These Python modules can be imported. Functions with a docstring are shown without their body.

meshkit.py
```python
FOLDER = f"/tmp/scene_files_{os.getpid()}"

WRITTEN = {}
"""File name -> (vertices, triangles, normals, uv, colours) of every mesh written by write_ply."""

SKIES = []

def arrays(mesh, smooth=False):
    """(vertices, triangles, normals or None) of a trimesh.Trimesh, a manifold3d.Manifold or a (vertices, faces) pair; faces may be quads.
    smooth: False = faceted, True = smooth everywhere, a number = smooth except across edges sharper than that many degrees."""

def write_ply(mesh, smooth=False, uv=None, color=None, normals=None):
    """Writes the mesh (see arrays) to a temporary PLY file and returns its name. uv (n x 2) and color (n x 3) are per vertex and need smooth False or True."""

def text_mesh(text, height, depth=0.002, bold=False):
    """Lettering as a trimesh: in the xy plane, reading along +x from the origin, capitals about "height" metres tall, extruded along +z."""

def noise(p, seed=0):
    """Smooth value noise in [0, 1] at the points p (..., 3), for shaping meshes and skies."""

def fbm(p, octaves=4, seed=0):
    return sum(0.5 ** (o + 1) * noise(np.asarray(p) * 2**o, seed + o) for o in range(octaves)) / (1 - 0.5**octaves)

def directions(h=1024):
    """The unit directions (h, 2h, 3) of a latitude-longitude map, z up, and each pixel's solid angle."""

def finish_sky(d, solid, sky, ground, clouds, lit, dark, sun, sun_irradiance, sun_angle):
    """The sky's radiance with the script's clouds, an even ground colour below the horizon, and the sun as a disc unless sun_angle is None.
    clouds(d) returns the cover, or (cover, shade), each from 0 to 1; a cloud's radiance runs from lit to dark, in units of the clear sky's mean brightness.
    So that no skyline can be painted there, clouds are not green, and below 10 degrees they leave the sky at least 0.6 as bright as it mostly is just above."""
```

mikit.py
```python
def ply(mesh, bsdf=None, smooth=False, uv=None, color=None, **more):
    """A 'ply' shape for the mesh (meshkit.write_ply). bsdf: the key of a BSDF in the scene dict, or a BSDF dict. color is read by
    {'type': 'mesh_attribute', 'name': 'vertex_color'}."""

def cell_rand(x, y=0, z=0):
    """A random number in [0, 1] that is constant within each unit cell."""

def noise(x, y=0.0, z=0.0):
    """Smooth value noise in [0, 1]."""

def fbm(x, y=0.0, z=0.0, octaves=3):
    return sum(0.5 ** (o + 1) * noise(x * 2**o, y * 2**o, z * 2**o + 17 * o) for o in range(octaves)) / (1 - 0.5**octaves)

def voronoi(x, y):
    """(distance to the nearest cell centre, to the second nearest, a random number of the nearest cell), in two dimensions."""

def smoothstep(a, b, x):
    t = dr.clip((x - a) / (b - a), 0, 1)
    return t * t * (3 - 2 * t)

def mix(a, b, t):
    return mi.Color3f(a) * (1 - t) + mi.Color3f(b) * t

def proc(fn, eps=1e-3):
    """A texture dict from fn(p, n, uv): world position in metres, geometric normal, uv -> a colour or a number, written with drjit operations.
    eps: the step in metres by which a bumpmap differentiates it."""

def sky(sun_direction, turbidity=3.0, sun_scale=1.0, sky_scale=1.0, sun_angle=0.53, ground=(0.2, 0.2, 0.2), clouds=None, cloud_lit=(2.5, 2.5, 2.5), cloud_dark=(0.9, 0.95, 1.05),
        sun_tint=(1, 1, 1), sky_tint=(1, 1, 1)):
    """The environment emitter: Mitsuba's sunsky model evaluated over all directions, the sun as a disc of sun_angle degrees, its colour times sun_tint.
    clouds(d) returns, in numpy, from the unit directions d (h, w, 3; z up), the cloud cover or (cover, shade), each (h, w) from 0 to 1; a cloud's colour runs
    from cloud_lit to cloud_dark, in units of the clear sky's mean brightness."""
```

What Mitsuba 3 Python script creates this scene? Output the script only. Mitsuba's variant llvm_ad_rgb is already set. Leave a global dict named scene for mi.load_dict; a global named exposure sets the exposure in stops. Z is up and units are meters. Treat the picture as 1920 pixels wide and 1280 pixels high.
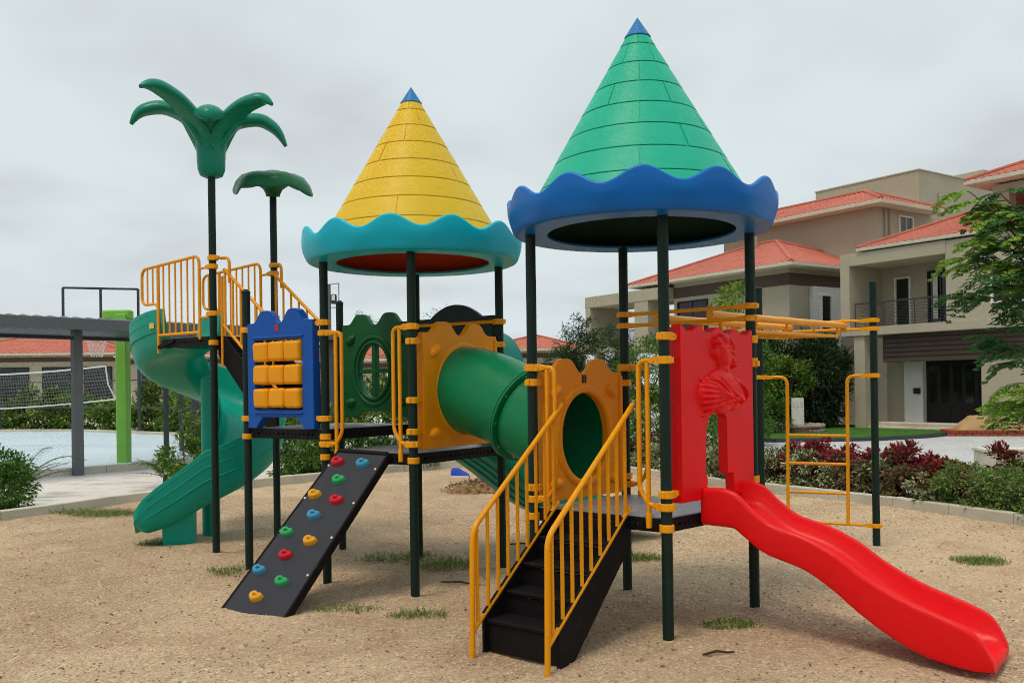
import math
import numpy as np, trimesh, mitsuba as mi
import shapely.geometry as sg, shapely.affinity as sa
from shapely.ops import unary_union
from scipy.interpolate import PchipInterpolator
import drjit as dr
import mikit, meshkit
from mikit import proc, noise, fbm, voronoi, cell_rand, smoothstep, mix

# ---------------------------------------------------------------- camera, sky, exposure
T = mi.ScalarTransform4f
EYE = np.array([0.0, 0.0, 1.72])
ROLL, PITCH, FPX = 0.014, 0.003, 1700.0
fwd = np.array([0, math.cos(PITCH), math.sin(PITCH)])
up0 = np.array([0, -math.sin(PITCH), math.cos(PITCH)])
upv = up0 * math.cos(ROLL) + np.array([1.0, 0, 0]) * math.sin(ROLL)
scene = {
    'type': 'scene',
    'camera': {'type': 'perspective', 'fov': 2 * math.degrees(math.atan(960 / FPX)), 'fov_axis': 'x',
               'near_clip': 0.05, 'far_clip': 3000.0, 'principal_point_offset_y': -80 / 1280,
               'to_world': T().look_at(origin=EYE.tolist(), target=(EYE + fwd).tolist(), up=upv.tolist())},
}
labels = {}
exposure = 1.74


def clouds(d):
    z = np.maximum(d[..., 2], 0.0)
    q = d[..., :2] / (z + 0.22)[..., None]
    p = np.stack([q[..., 0] * 1.25 + 3.1, q[..., 1] * 1.25 + 1.7, q[..., 0] * 0], -1)
    n = meshkit.fbm(p, 5, seed=4)
    n2 = meshkit.fbm(p * 0.45 + 7.3, 3, seed=11)
    az, el = np.arctan2(d[..., 0], d[..., 1]), np.arcsin(np.clip(d[..., 2], 0, 1))
    for a0, e0, ra, re, w in ((-0.31, 0.27, 0.20, 0.17, 0.16), (0.36, 0.36, 0.16, 0.14, 0.13), (0.12, 0.46, 0.3, 0.12, -0.02), (-0.55, 0.33, 0.10, 0.22, -0.14), (-0.02, 0.33, 0.10, 0.16, -0.15), (0.22, 0.22, 0.08, 0.10, -0.12),
                              (-0.17, 0.12, 0.22, 0.07, -0.06)):
        n = n + w * np.exp(-((az - a0) / ra) ** 2 - ((el - e0) / re) ** 2)
    shade = np.clip((n * 0.85 + n2 * 0.45 - 0.45) / 0.40, 0, 1)
    shade = shade * shade * (3 - 2 * shade)
    shade = shade * (1 - 0.6 * np.clip((el - 0.45) / 0.6, 0, 1))      # an overcast sky is paler overhead
    return np.ones_like(z), shade


scene['sky'] = mikit.sky([-0.30, -0.38, 1.0], turbidity=3, sun_scale=0.30, sun_angle=17, sky_scale=1.0, clouds=clouds,
                         cloud_lit=(2.22, 2.47, 2.54), cloud_dark=(1.46, 1.48, 1.585), ground=(0.2, 0.19, 0.16))

# ---------------------------------------------------------------- materials


def lin(r, g, b):
    return [((c / 255) / 12.92 if c / 255 <= 0.04045 else (((c / 255) + 0.055) / 1.055) ** 2.4) for c in (r, g, b)]


def plastic(key, rgb, rough=0.32, spec=0.28, var=0.05, bump=0.0006, coat=0.0, dirt=0.10):
    """moulded plastic / powder coat: slight mottling and orange peel"""
    c = np.array(rgb)

    def col(p, n, uv, c=c):
        m = fbm(p.x * 3.1, p.y * 3.1, p.z * 3.1, 3) - 0.5
        s = smoothstep(0.66, 0.8, fbm(p.x * 38, p.y * 38, p.z * 22, 3)) * 0.35
        base = mi.Color3f(*map(float, c)) * (1 + var * 2 * m)
        return mix(base, mi.Color3f(0.30, 0.26, 0.20), s * dirt)

    b = {'type': 'principled', 'base_color': proc(col), 'roughness': proc(lambda p, n, uv: rough + 0.16 * (fbm(p.x * 9, p.y * 9, p.z * 9, 3) - 0.5)),
         'specular': spec, 'clearcoat': coat}
    if bump:
        b = {'type': 'bumpmap', 'arbitrary': proc(lambda p, n, uv: noise(p.x * 55, p.y * 55, p.z * 55) + 1.5 * noise(p.x * 9, p.y * 9, p.z * 9), eps=4e-3), 'scale': bump, 'nested': b}
    scene[key] = {'type': 'twosided', 'nested': b}


def flat(key, rgb, rough=0.7, var=0.12, freq=2.0, spec=0.3, bump=0.0, bfreq=60, grain=0.0):
    c = np.array(rgb)

    def col(p, n, uv):
        m = fbm(p.x * freq, p.y * freq, p.z * freq, 4) - 0.5
        g = noise(p.x * 90, p.y * 90, p.z * 90) - 0.5
        return mi.Color3f(*map(float, c)) * (1 + 2 * var * m + grain * g)

    b = {'type': 'principled', 'base_color': proc(col), 'roughness': rough, 'specular': spec}
    if bump:
        b = {'type': 'bumpmap', 'arbitrary': proc(lambda p, n, uv: fbm(p.x * bfreq, p.y * bfreq, p.z * bfreq, 2), eps=0.3 / bfreq), 'scale': bump, 'nested': b}
    scene[key] = {'type': 'twosided', 'nested': b}


plastic('m_red', [0.80, 0.0035, 0.007], 0.38)
plastic('m_teal', [0.002, 0.32, 0.235], 0.33)
plastic('m_green_tube', [0.003, 0.205, 0.080], 0.34)
plastic('m_green_panel', [0.006, 0.115, 0.034], 0.42)
plastic('m_dark_panel', [0.006, 0.030, 0.024], 0.45)
plastic('m_blue', [0.004, 0.088, 0.43], 0.36)
plastic('m_blue_rim', [0.003, 0.155, 0.58], 0.33)
plastic('m_cyan_rim', [0.005, 0.48, 0.66], 0.33)
plastic('m_yellow_tile', [0.76, 0.50, 0.022], 0.5, var=0.04, bump=0, dirt=0.0)
plastic('m_green_tile', [0.010, 0.47, 0.295], 0.45, var=0.04, bump=0, dirt=0.0)
plastic('m_tip', [0.02, 0.20, 0.50], 0.4)
plastic('m_orange', [0.88, 0.315, 0.002], 0.42)
plastic('m_amber', [0.86, 0.36, 0.003], 0.38)
plastic('m_yellow_tube', [0.85, 0.345, 0.003], 0.30)
plastic('m_liner_red', [0.62, 0.075, 0.012], 0.6)
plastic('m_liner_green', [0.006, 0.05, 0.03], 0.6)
plastic('m_flower', [0.003, 0.235, 0.155], 0.34)
plastic('m_flower_dark', [0.008, 0.135, 0.052], 0.36)
plastic('m_post', [0.0055, 0.021, 0.0155], 0.45, spec=0.25)
plastic('m_black', [0.0065, 0.006, 0.007], 0.6, spec=0.18)
plastic('m_board', [0.034, 0.037, 0.048], 0.5, spec=0.3)
plastic('m_deck', [0.17, 0.185, 0.205], 0.38, spec=0.5)
plastic('m_hold_red', [0.55, 0.012, 0.03], 0.4)
plastic('m_hold_blue', [0.05, 0.28, 0.48], 0.4)
plastic('m_hold_green', [0.03, 0.36, 0.12], 0.4)
plastic('m_hold_yellow', [0.70, 0.36, 0.02], 0.4)
plastic('m_sticker_red', [0.5, 0.03, 0.03], 0.5)
plastic('m_sticker_dark', [0.02, 0.02, 0.02], 0.5)
plastic('m_sticker_yellow', [0.75, 0.55, 0.12], 0.5)
scene['m_bolt'] = {'type': 'roughconductor', 'material': 'Al', 'alpha': 0.25}
flat('m_kerb', lin(190, 186, 170), 0.85, 0.24, 1.6, bump=0.004, bfreq=45, grain=0.25)
flat('m_wall', lin(176, 170, 150), 0.9, 0.10, 0.7, bump=0.002, bfreq=25)
flat('m_stone', lin(150, 140, 124), 0.9, 0.25, 4.0, bump=0.004, bfreq=25)
flat('m_white', lin(222, 222, 216), 0.7, 0.06, 1.0)
flat('m_soffit', lin(205, 198, 180), 0.85, 0.08, 1.0)
flat('m_cladding', lin(86, 72, 64), 0.7, 0.25, 1.5)
flat('m_dark_frame', lin(38, 34, 34), 0.5, 0.1, 2)
flat('m_metal_grey', lin(96, 103, 106), 0.5, 0.15, 1.2)
flat('m_metal_dark', lin(58, 66, 70), 0.45, 0.15, 2.0)
flat('m_lime', lin(124, 188, 78), 0.5, 0.10, 1.5)
flat('m_net', lin(215, 215, 210), 0.9, 0.1, 3)
flat('m_netcord', lin(120, 124, 122), 0.9, 0.1, 3)
flat('m_bark', lin(104, 92, 76), 0.95, 0.3, 6, bump=0.01, bfreq=30)
flat('m_soil', lin(84, 68, 52), 0.95, 0.4, 5, bump=0.02, bfreq=25)
flat('m_twig', lin(78, 56, 40), 0.9, 0.3, 9)
flat('m_tarp', lin(176, 146, 104), 0.8, 0.2, 3, bump=0.004, bfreq=30)
flat('m_brick_red', lin(150, 74, 58), 0.85, 0.25, 4)
flat('m_pebble', lin(176, 158, 132), 0.8, 0.0, 4)
flat('m_sneaker', lin(44, 84, 190), 0.7, 0.1, 9)
flat('m_hay', lin(150, 118, 82), 0.95, 0.25, 14)
flat('m_glass_dark', [0.010, 0.011, 0.012], 0.08, 0.1, 2, spec=0.6)


def roof_col(p, n, uv):
    m = fbm(p.x * 0.9, p.y * 0.9, p.z * 0.9, 4) - 0.5
    g = cell_rand(p.x * 3.3, p.y * 3.3, p.z * 5.0) - 0.5
    return mi.Color3f(*lin(180, 106, 90)) * (1 + 0.26 * m + 0.10 * g)


scene['m_rooftile'] = {'type': 'twosided', 'nested': {'type': 'principled', 'base_color': proc(roof_col), 'roughness': 0.8, 'specular': 0.25}}


def sand_col(p, n, uv):
    big = fbm(p.x * 0.45 + 3, p.y * 0.45, 0.0, 4)
    mid = fbm(p.x * 2.2, p.y * 2.2, 1.0, 4)
    tone = fbm(p.x * 5.5, p.y * 5.5, 7.0, 3)
    fine = noise(p.x * 60, p.y * 60, 0.0)
    f2 = noise(p.x * 104 + 9, p.y * 104, 2.0)
    f3 = noise(p.x * 170 + 5, p.y * 170, 3.0)
    c = mix(lin(172, 149, 122), lin(191, 168, 139), smoothstep(0.3, 0.7, big))
    c = mix(c, mi.Color3f(*lin(160, 130, 104)), 0.42 * smoothstep(0.50, 0.72, mid))
    c = mix(c, mi.Color3f(*lin(186, 170, 138)), 0.35 * smoothstep(0.55, 0.70, tone))
    c = mix(c, mi.Color3f(*lin(214, 196, 164)), smoothstep(0.60, 0.80, fine) * 0.28)
    c = mix(c, mi.Color3f(*lin(120, 94, 70)), smoothstep(0.68, 0.86, f2) * 0.36)
    return mix(c, mi.Color3f(*lin(96, 76, 58)), smoothstep(0.80, 0.92, f3) * 0.55) * (0.94 + 0.22 * (fine - 0.5))


scene['m_sand'] = {'type': 'twosided', 'nested': {'type': 'bumpmap', 'arbitrary': proc(lambda p, n, uv: noise(p.x * 60, p.y * 60, 0.0) * 0.7 + fbm(p.x * 20, p.y * 20, 4.0, 3), eps=5e-3), 'scale': 0.015,
                   'nested': {'type': 'principled', 'base_color': proc(sand_col), 'roughness': 0.95, 'specular': 0.2}}}


def paving_col(p, n, uv):
    m = fbm(p.x * 0.8, p.y * 0.8, 0.0, 4)
    st = smoothstep(0.62, 0.7, fbm(p.x * 1.7 + 5, p.y * 4.5, 0.0, 3))
    c = mix(lin(196, 190, 184), lin(214, 210, 204), m)
    return mix(c, mi.Color3f(*lin(150, 138, 126)), st * 0.5)


scene['m_paving'] = {'type': 'twosided', 'nested': {'type': 'principled', 'base_color': proc(paving_col), 'roughness': 0.55, 'specular': 0.4}}
scene['m_drive'] = {'type': 'twosided', 'nested': {'type': 'principled', 'base_color': proc(lambda p, n, uv: mix(lin(160, 164, 166), lin(182, 185, 186), fbm(p.x * 0.6, p.y * 0.6, 0.0, 4)) * (0.94 + 0.12 * fbm(p.x * 9, p.y * 9, 3.0, 2))), 'roughness': 0.6, 'specular': 0.4}}
scene['m_court'] = {'type': 'twosided', 'nested': {'type': 'principled', 'base_color': proc(lambda p, n, uv: mix(lin(166, 188, 200), lin(188, 204, 212), fbm(p.x * 0.35, p.y * 0.35, 0.0, 4))), 'roughness': 0.42, 'specular': 0.5}}
scene['m_courtline'] = {'type': 'diffuse', 'reflectance': {'type': 'rgb', 'value': lin(60, 96, 118)}}
scene['m_lawn'] = {'type': 'twosided', 'nested': {'type': 'principled', 'base_color': proc(lambda p, n, uv: mix(lin(40, 74, 28), lin(64, 100, 40), fbm(p.x * 3, p.y * 3, 0.0, 4))), 'roughness': 0.95, 'specular': 0.1}}
scene['m_ground'] = {'type': 'twosided', 'nested': {'type': 'principled', 'base_color': proc(lambda p, n, uv: mix(lin(92, 96, 66), lin(128, 118, 92), fbm(p.x * 0.2, p.y * 0.2, 0.0, 4))), 'roughness': 0.95, 'specular': 0.1}}


def leafmat(key, trans=0.55):
    scene[key] = {'type': 'principledthin', 'base_color': {'type': 'mesh_attribute', 'name': 'vertex_color'}, 'roughness': 0.5, 'diff_trans': trans, 'spec_trans': 0.0, 'eta': 1.4}


leafmat('m_leaf')
scene['m_vcol'] = {'type': 'twosided', 'nested': {'type': 'principled', 'base_color': {'type': 'mesh_attribute', 'name': 'vertex_color'}, 'roughness': 0.85, 'specular': 0.25}}

# ---------------------------------------------------------------- helpers
used = {}


def num(base):
    k = used.get(base, -1) + 1
    used[base] = k
    return base if k == 0 else f'{base}_{k:03d}'


def tri(v, f):
    return trimesh.Trimesh(np.asarray(v, float), np.asarray(f, int), process=False)


def cat(ms):
    ms = [m for m in ms if m is not None]
    vs, fs, o = [], [], 0
    for m in ms:
        vs.append(np.asarray(m.vertices)); fs.append(np.asarray(m.faces) + o); o += len(m.vertices)
    return tri(np.vstack(vs), np.vstack(fs))


def lab(key, label=None, cat_=None, group=None, kind=None):
    d = {}
    if label: d['label'] = label
    if cat_: d['category'] = cat_
    if group: d['group'] = group
    if kind: d['kind'] = kind
    labels[key] = d


def part(parent, name, mesh, m, smooth=False, label=None, color=None, kind=None):
    key = num(f'{parent}__{name}')
    scene[key] = mikit.ply(mesh, m, smooth, color=color)
    if label or kind: lab(key, label, kind=kind)
    return key


def top(name, mesh, m, label=None, cat_=None, group=None, kind=None, smooth=False, color=None):
    key = num(name)
    scene[key] = mikit.ply(mesh, m, smooth, color=color)
    lab(key, label, cat_, group, kind)
    return key


def thing(name, label, cat_, group=None):
    key = num(name)
    lab(key, label, cat_, group)
    return key


V3 = lambda p, z=0.0: np.array([p[0], p[1], z], float)
U3 = lambda v: np.asarray(v, float) / np.linalg.norm(v)


def hull(pts):
    return trimesh.convex.convex_hull(np.asarray(pts, float))


def cbox(size, c=0.006):
    """box centred at the origin with chamfered edges"""
    hx, hy, hz = np.asarray(size, float) / 2
    c = min(c, hx * 0.8, hy * 0.8, hz * 0.8)
    pts = []
    for sx in (-1, 1):
        for sy in (-1, 1):
            for sz in (-1, 1):
                pts += [(sx * (hx - c), sy * (hy - c), sz * hz), (sx * (hx - c), sy * hy, sz * (hz - c)), (sx * hx, sy * (hy - c), sz * (hz - c))]
    return hull(pts)


def place(mesh, o, ex, ey, ez):
    R = np.column_stack([ex, ey, ez])
    f = np.asarray(mesh.faces)
    if np.linalg.det(R) < 0: f = f[:, ::-1]
    return tri(np.asarray(mesh.vertices) @ R.T + np.asarray(o, float), f)


def beam(p, q, w, h, c=0.004, upd=(0, 0, 1)):
    """chamfered bar of section w (sideways) x h (up) from p to q"""
    p, q = np.asarray(p, float), np.asarray(q, float)
    d = q - p; L = np.linalg.norm(d); ex = d / L
    ey = np.cross(upd, ex); ey = U3(ey); ez = np.cross(ex, ey)
    return place(cbox((L, w, h), c), (p + q) / 2, ex, ey, ez)


def fillet(pts, rad, k=5):
    pts = [np.asarray(p, float) for p in pts]
    out = [pts[0]]
    for a, b, c in zip(pts[:-2], pts[1:-1], pts[2:]):
        u, v = a - b, c - b
        r = min(rad, 0.45 * np.linalg.norm(u), 0.45 * np.linalg.norm(v))
        s, e = b + U3(u) * r, b + U3(v) * r
        for t in np.linspace(0, 1, k + 1):
            out.append((1 - t) ** 2 * s + 2 * t * (1 - t) * b + t * t * e)
    out.append(pts[-1])
    return np.array(out)


def frames(P):
    t = np.gradient(P, axis=0); t /= np.linalg.norm(t, axis=1, keepdims=True) + 1e-12
    a = np.cross(t[0], [0, 0, 1] if abs(t[0][2]) < 0.9 else [1, 0, 0]); a /= np.linalg.norm(a)
    A = []
    for i in range(len(P)):
        a = a - t[i] * (a @ t[i]); a /= np.linalg.norm(a)
        A.append(a)
    A = np.array(A)
    return t, A, np.cross(t, A)


def tube(P, r, n=10, caps=True, closed=False):
    P = np.asarray(P, float)
    t, A, B = frames(P)
    r = np.broadcast_to(r, (len(P),))
    ang = np.arange(n) * 2 * np.pi / n
    v = (P[:, None] + r[:, None, None] * (np.cos(ang)[None, :, None] * A[:, None] + np.sin(ang)[None, :, None] * B[:, None])).reshape(-1, 3)
    i, j = np.meshgrid(np.arange(len(P) - 1), np.arange(n), indexing='ij')
    q = np.stack([i * n + j, i * n + (j + 1) % n, (i + 1) * n + (j + 1) % n, (i + 1) * n + j], -1).reshape(-1, 4)
    f = np.vstack([q[:, [0, 1, 2]], q[:, [0, 2, 3]]])
    if caps:
        k = len(v); v = np.vstack([v, P[0], P[-1]])
        jj = np.arange(n); e = (len(P) - 1) * n
        f = np.vstack([f, np.stack([jj * 0 + k, (jj + 1) % n, jj], 1), np.stack([jj * 0 + k + 1, e + jj, e + (jj + 1) % n], 1)])
    return tri(v, f)


def grid_mesh(V, closed_u=False, closed_v=False, flip=False):
    """V: (nu, nv, 3)"""
    nu, nv = V.shape[:2]
    i, j = np.meshgrid(np.arange(nu if closed_u else nu - 1), np.arange(nv if closed_v else nv - 1), indexing='ij')
    i2, j2 = (i + 1) % nu, (j + 1) % nv
    q = np.stack([i * nv + j, i2 * nv + j, i2 * nv + j2, i * nv + j2], -1).reshape(-1, 4)
    if flip: q = q[:, ::-1]
    return tri(V.reshape(-1, 3), np.vstack([q[:, [0, 1, 2]], q[:, [0, 2, 3]]]))


def lathe(prof, n=48, wave=None):
    """prof: list of (r, z); revolved about z"""
    th = np.arange(n) * 2 * np.pi / n
    prof = np.asarray(prof, float)
    V = np.stack([prof[:, 0][None] * np.cos(th)[:, None], prof[:, 0][None] * np.sin(th)[:, None], np.broadcast_to(prof[:, 1][None], (n, len(prof)))], -1)
    return grid_mesh(V, closed_u=True)


def shift(m, d):
    return tri(np.asarray(m.vertices) + np.asarray(d, float), m.faces)


def extr(poly, z0, z1):
    polys = getattr(poly, 'geoms', [poly])
    ms = []
    for g in polys:
        if g.is_empty or g.area < 1e-7: continue
        m = trimesh.creation.extrude_polygon(g, z1 - z0, engine='earcut')
        ms.append(shift(m, (0, 0, z0)))
    return cat(ms)


def prism(poly, t, c=0.010, steps=3):
    """polygon in local xy, thickness t along +z, with rounded edges built of small insets"""
    poly = poly.simplify(0.0008)
    if c <= 0: return extr(poly, 0, t)
    ms = [extr(poly, c, t - c)]
    for k in range(steps):
        a0, a1 = k / steps, (k + 1) / steps
        ins = c * (1 - math.sqrt(1 - (1 - (a0 + a1) / 2) ** 2))
        g = poly.buffer(-max(ins, 0.0006), join_style=1, quad_segs=4)
        ms.append(extr(g, c * a0, c * a1 + 0.0002)); ms.append(extr(g, t - c * a1 - 0.0002, t - c * a0))
    return cat(ms)


class Plane:
    """vertical plane from P to Q: local x along PQ, y up, z = outward normal (right-hand side of P->Q)"""

    def __init__(self, P, Q, off=0.0):
        self.P = V3(P); d = V3(Q) - V3(P); self.L = np.linalg.norm(d); self.u = d / self.L
        self.n = np.array([self.u[1], -self.u[0], 0.0]); self.off = off

    def at(self, s, z, o=0.0):
        return self.P + self.u * s + np.array([0, 0, z]) + self.n * (o + self.off)

    def put(self, mesh, s=0.0, z=0.0, o=0.0):
        return place(mesh, self.at(s, z, o), self.u, np.array([0, 0, 1.0]), self.n)


def sag(P, Q, n=12, drop=0.0):
    t = np.linspace(0, 1, n)[:, None]
    P, Q = np.asarray(P, float), np.asarray(Q, float)
    r = P * (1 - t) + Q * t
    r[:, 2] -= drop * 4 * (t * (1 - t))[:, 0]
    return r

# ---------------------------------------------------------------- ground, kerbs, paving (structure)
rng = np.random.default_rng(5)
KERB = [(-9.5, 8.5), (-7.15, 11.95), (-6.48, 13.15), (-5.98, 14.2), (-5.5, 14.8), (-4.61, 16.2), (-3.67, 17.3), (-2.5, 18.7), (-1.33, 19.6), (0.2, 19.7), (1.4, 18.8), (2.26, 17.6),
        (3.32, 15.45), (4.23, 13.95), (5.1, 12.6), (5.6, 11.5), (6.05, 10.5), (7.2, 8.3)]


def smooth_line(pts, n=160):
    pts = np.array(pts, float)
    t = np.r_[0, np.cumsum(np.linalg.norm(np.diff(pts, axis=0), axis=1))]
    s = np.linspace(0, t[-1], n)
    return np.column_stack([PchipInterpolator(t, pts[:, k])(s) for k in range(2)])


kerb_line = smooth_line(KERB)
sand_poly = sg.Polygon([*kerb_line.tolist(), (9.5, 3.0), (9.5, 1.5), (-12, 1.5), (-12, 5)])


POST_FEET = [(1.024, 6.078), (1.809, 6.849), (.938, 7.543), (.152, 6.772), (-.827, 7.535), (-1.666, 8.071), (-.952, 9.088), (-.112, 8.552), (-1.83, 9.674), (-2.53, 8.66), (-3.114, 9.48), (-2.66, 10.12), (3.771, 9.442), (2.72, 9.95)]


def sand_z(x, y):
    p = np.stack([np.asarray(x) * 0.55, np.asarray(y) * 0.55, np.zeros_like(np.asarray(x, float))], -1)
    q = p * 7.0
    r = p * 22.0
    z = 0.075 * (meshkit.fbm(p, 3, seed=2) - 0.5) + 0.026 * (meshkit.fbm(q, 3, seed=5) - 0.5) + 0.013 * (meshkit.fbm(r, 2, seed=8) - 0.5)
    for hx_, hy_, hr_, hd_ in ((2.75, 5.25, 0.42, -0.045), (-0.1, 5.55, 0.42, -0.035), (-2.1, 7.0, 0.38, -0.02), (-4.6, 10.3, 0.45, -0.03), (2.2, 5.0, 0.30, 0.02), (-0.75, 5.5, 0.30, 0.018), (0.55, 5.35, 0.25, 0.015)):
        z = z + hd_ * np.exp(-((x - hx_) ** 2 + (y - hy_) ** 2) / hr_ ** 2)
    for hx_, hy_ in POST_FEET:
        rr_ = np.hypot(x - hx_, y - hy_)
        z = z + 0.022 * np.exp(-((rr_ - 0.02) / 0.085) ** 2) - 0.012 * np.exp(-((rr_ - 0.24) / 0.09) ** 2)
    return z


def terrain(x0, x1, y0, y1, step, zf, poly=None):
    xs, ys = np.arange(x0, x1 + step, step), np.arange(y0, y1 + step, step)
    X, Y = np.meshgrid(xs, ys, indexing='ij')
    m = grid_mesh(np.stack([X, Y, zf(X, Y)], -1))
    if poly is not None:
        c = m.vertices[m.faces].mean(1)
        import shapely
        keep = shapely.contains_xy(poly, c[:, 0], c[:, 1])
        m = tri(m.vertices, m.faces[keep]); m.remove_unreferenced_vertices()
    return m


top('ground', grid_mesh(np.array([[[-900, -300, -0.12], [-900, 1500, -0.12]], [[900, -300, -0.12], [900, 1500, -0.12]]], float), flip=True), 'm_ground', 'bare ground stretching to the horizon behind the houses', kind='structure')
top('sand', terrain(-12, 9.5, 1.5, 20.5, 0.045, sand_z, sand_poly.buffer(0.07)), 'm_sand', 'coarse tan sand of the play area', kind='structure', smooth=True)

# concrete kerb round the sand
seg = [0]
L = np.r_[0, np.cumsum(np.linalg.norm(np.diff(kerb_line, axis=0), axis=1))]
kerb_top = 0.145


def ribbon_solid(line, w, z0, z1, chamf=0.012):
    line = np.asarray(line, float)
    t = np.gradient(line, axis=0); t /= np.linalg.norm(t, axis=1, keepdims=True)
    nrm = np.column_stack([-t[:, 1], t[:, 0]])
    prof = [(-w / 2, z0), (-w / 2, z1 - chamf), (-w / 2 + chamf, z1), (w / 2 - chamf, z1), (w / 2, z1 - chamf), (w / 2, z0)]
    V = np.stack([np.column_stack([line + nrm * o, np.full(len(line), z)]) for o, z in prof], 1)
    m = grid_mesh(V)
    k = len(prof)
    capf = [[0, i, i + 1] for i in range(1, k - 1)]
    e = (len(line) - 1) * k
    return tri(m.vertices, np.vstack([m.faces, capf, [[e, e + i + 1, e + i] for i in range(1, k - 1)]]))


edge_out = kerb_line
kb = 'kerb'
lab(kb, 'pale concrete kerb curving round the sand of the play area', kind='structure')
n_st = int(L[-1] / 0.9)
for i in range(n_st):
    a, b = L[-1] * i / n_st + 0.004, L[-1] * (i + 1) / n_st - 0.004
    s = np.linspace(a, b, 5)
    ln = np.column_stack([np.interp(s, L, kerb_line[:, 0]), np.interp(s, L, kerb_line[:, 1])])
    dz = rng.uniform(-0.006, 0.006)
    part(kb, 'kerbstone', ribbon_solid(ln, 0.14, -0.1, kerb_top + dz), 'm_kerb')

# ---------------------------------------------------------------- the play structure
PS = thing('play_structure', 'big multicoloured playground structure with two cone roofs, slides and climbing wall on the sand', 'playground equipment')
I, J, H, M = (1.024, 6.078), (1.809, 6.849), (.938, 7.543), (.152, 6.772)
F, E, G, N = (-.827, 7.535), (-1.666, 8.071), (-.952, 9.088), (-.112, 8.552)
D, B, A, C = (-1.83, 9.674), (-2.53, 8.66), (-3.114, 9.48), (-2.64, 10.12)
K, Lp = (3.771, 9.442), (2.72, 9.95)
ZD1, ZD2, ZD3, ZD4 = 0.82, 1.175, 1.365, 2.30
ROOF_Z = 2.86
PR = 0.038
posts = {}


def post(nm, p, ztop, cap=True):
    th = 24
    prof = [(0, -0.3), (PR, -0.3), (PR, ztop - 0.035)]
    if cap:
        prof += [(PR + 0.004, ztop - 0.035), (PR + 0.004, ztop - 0.018), (PR * 0.82, ztop - 0.004), (PR * 0.45, ztop + 0.006), (0, ztop + 0.008)]
    else:
        prof += [(PR, ztop), (0, ztop)]
    posts[nm] = (part(PS, 'post', shift(lathe(prof, th), V3(p)), 'm_post', 35), p)


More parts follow.
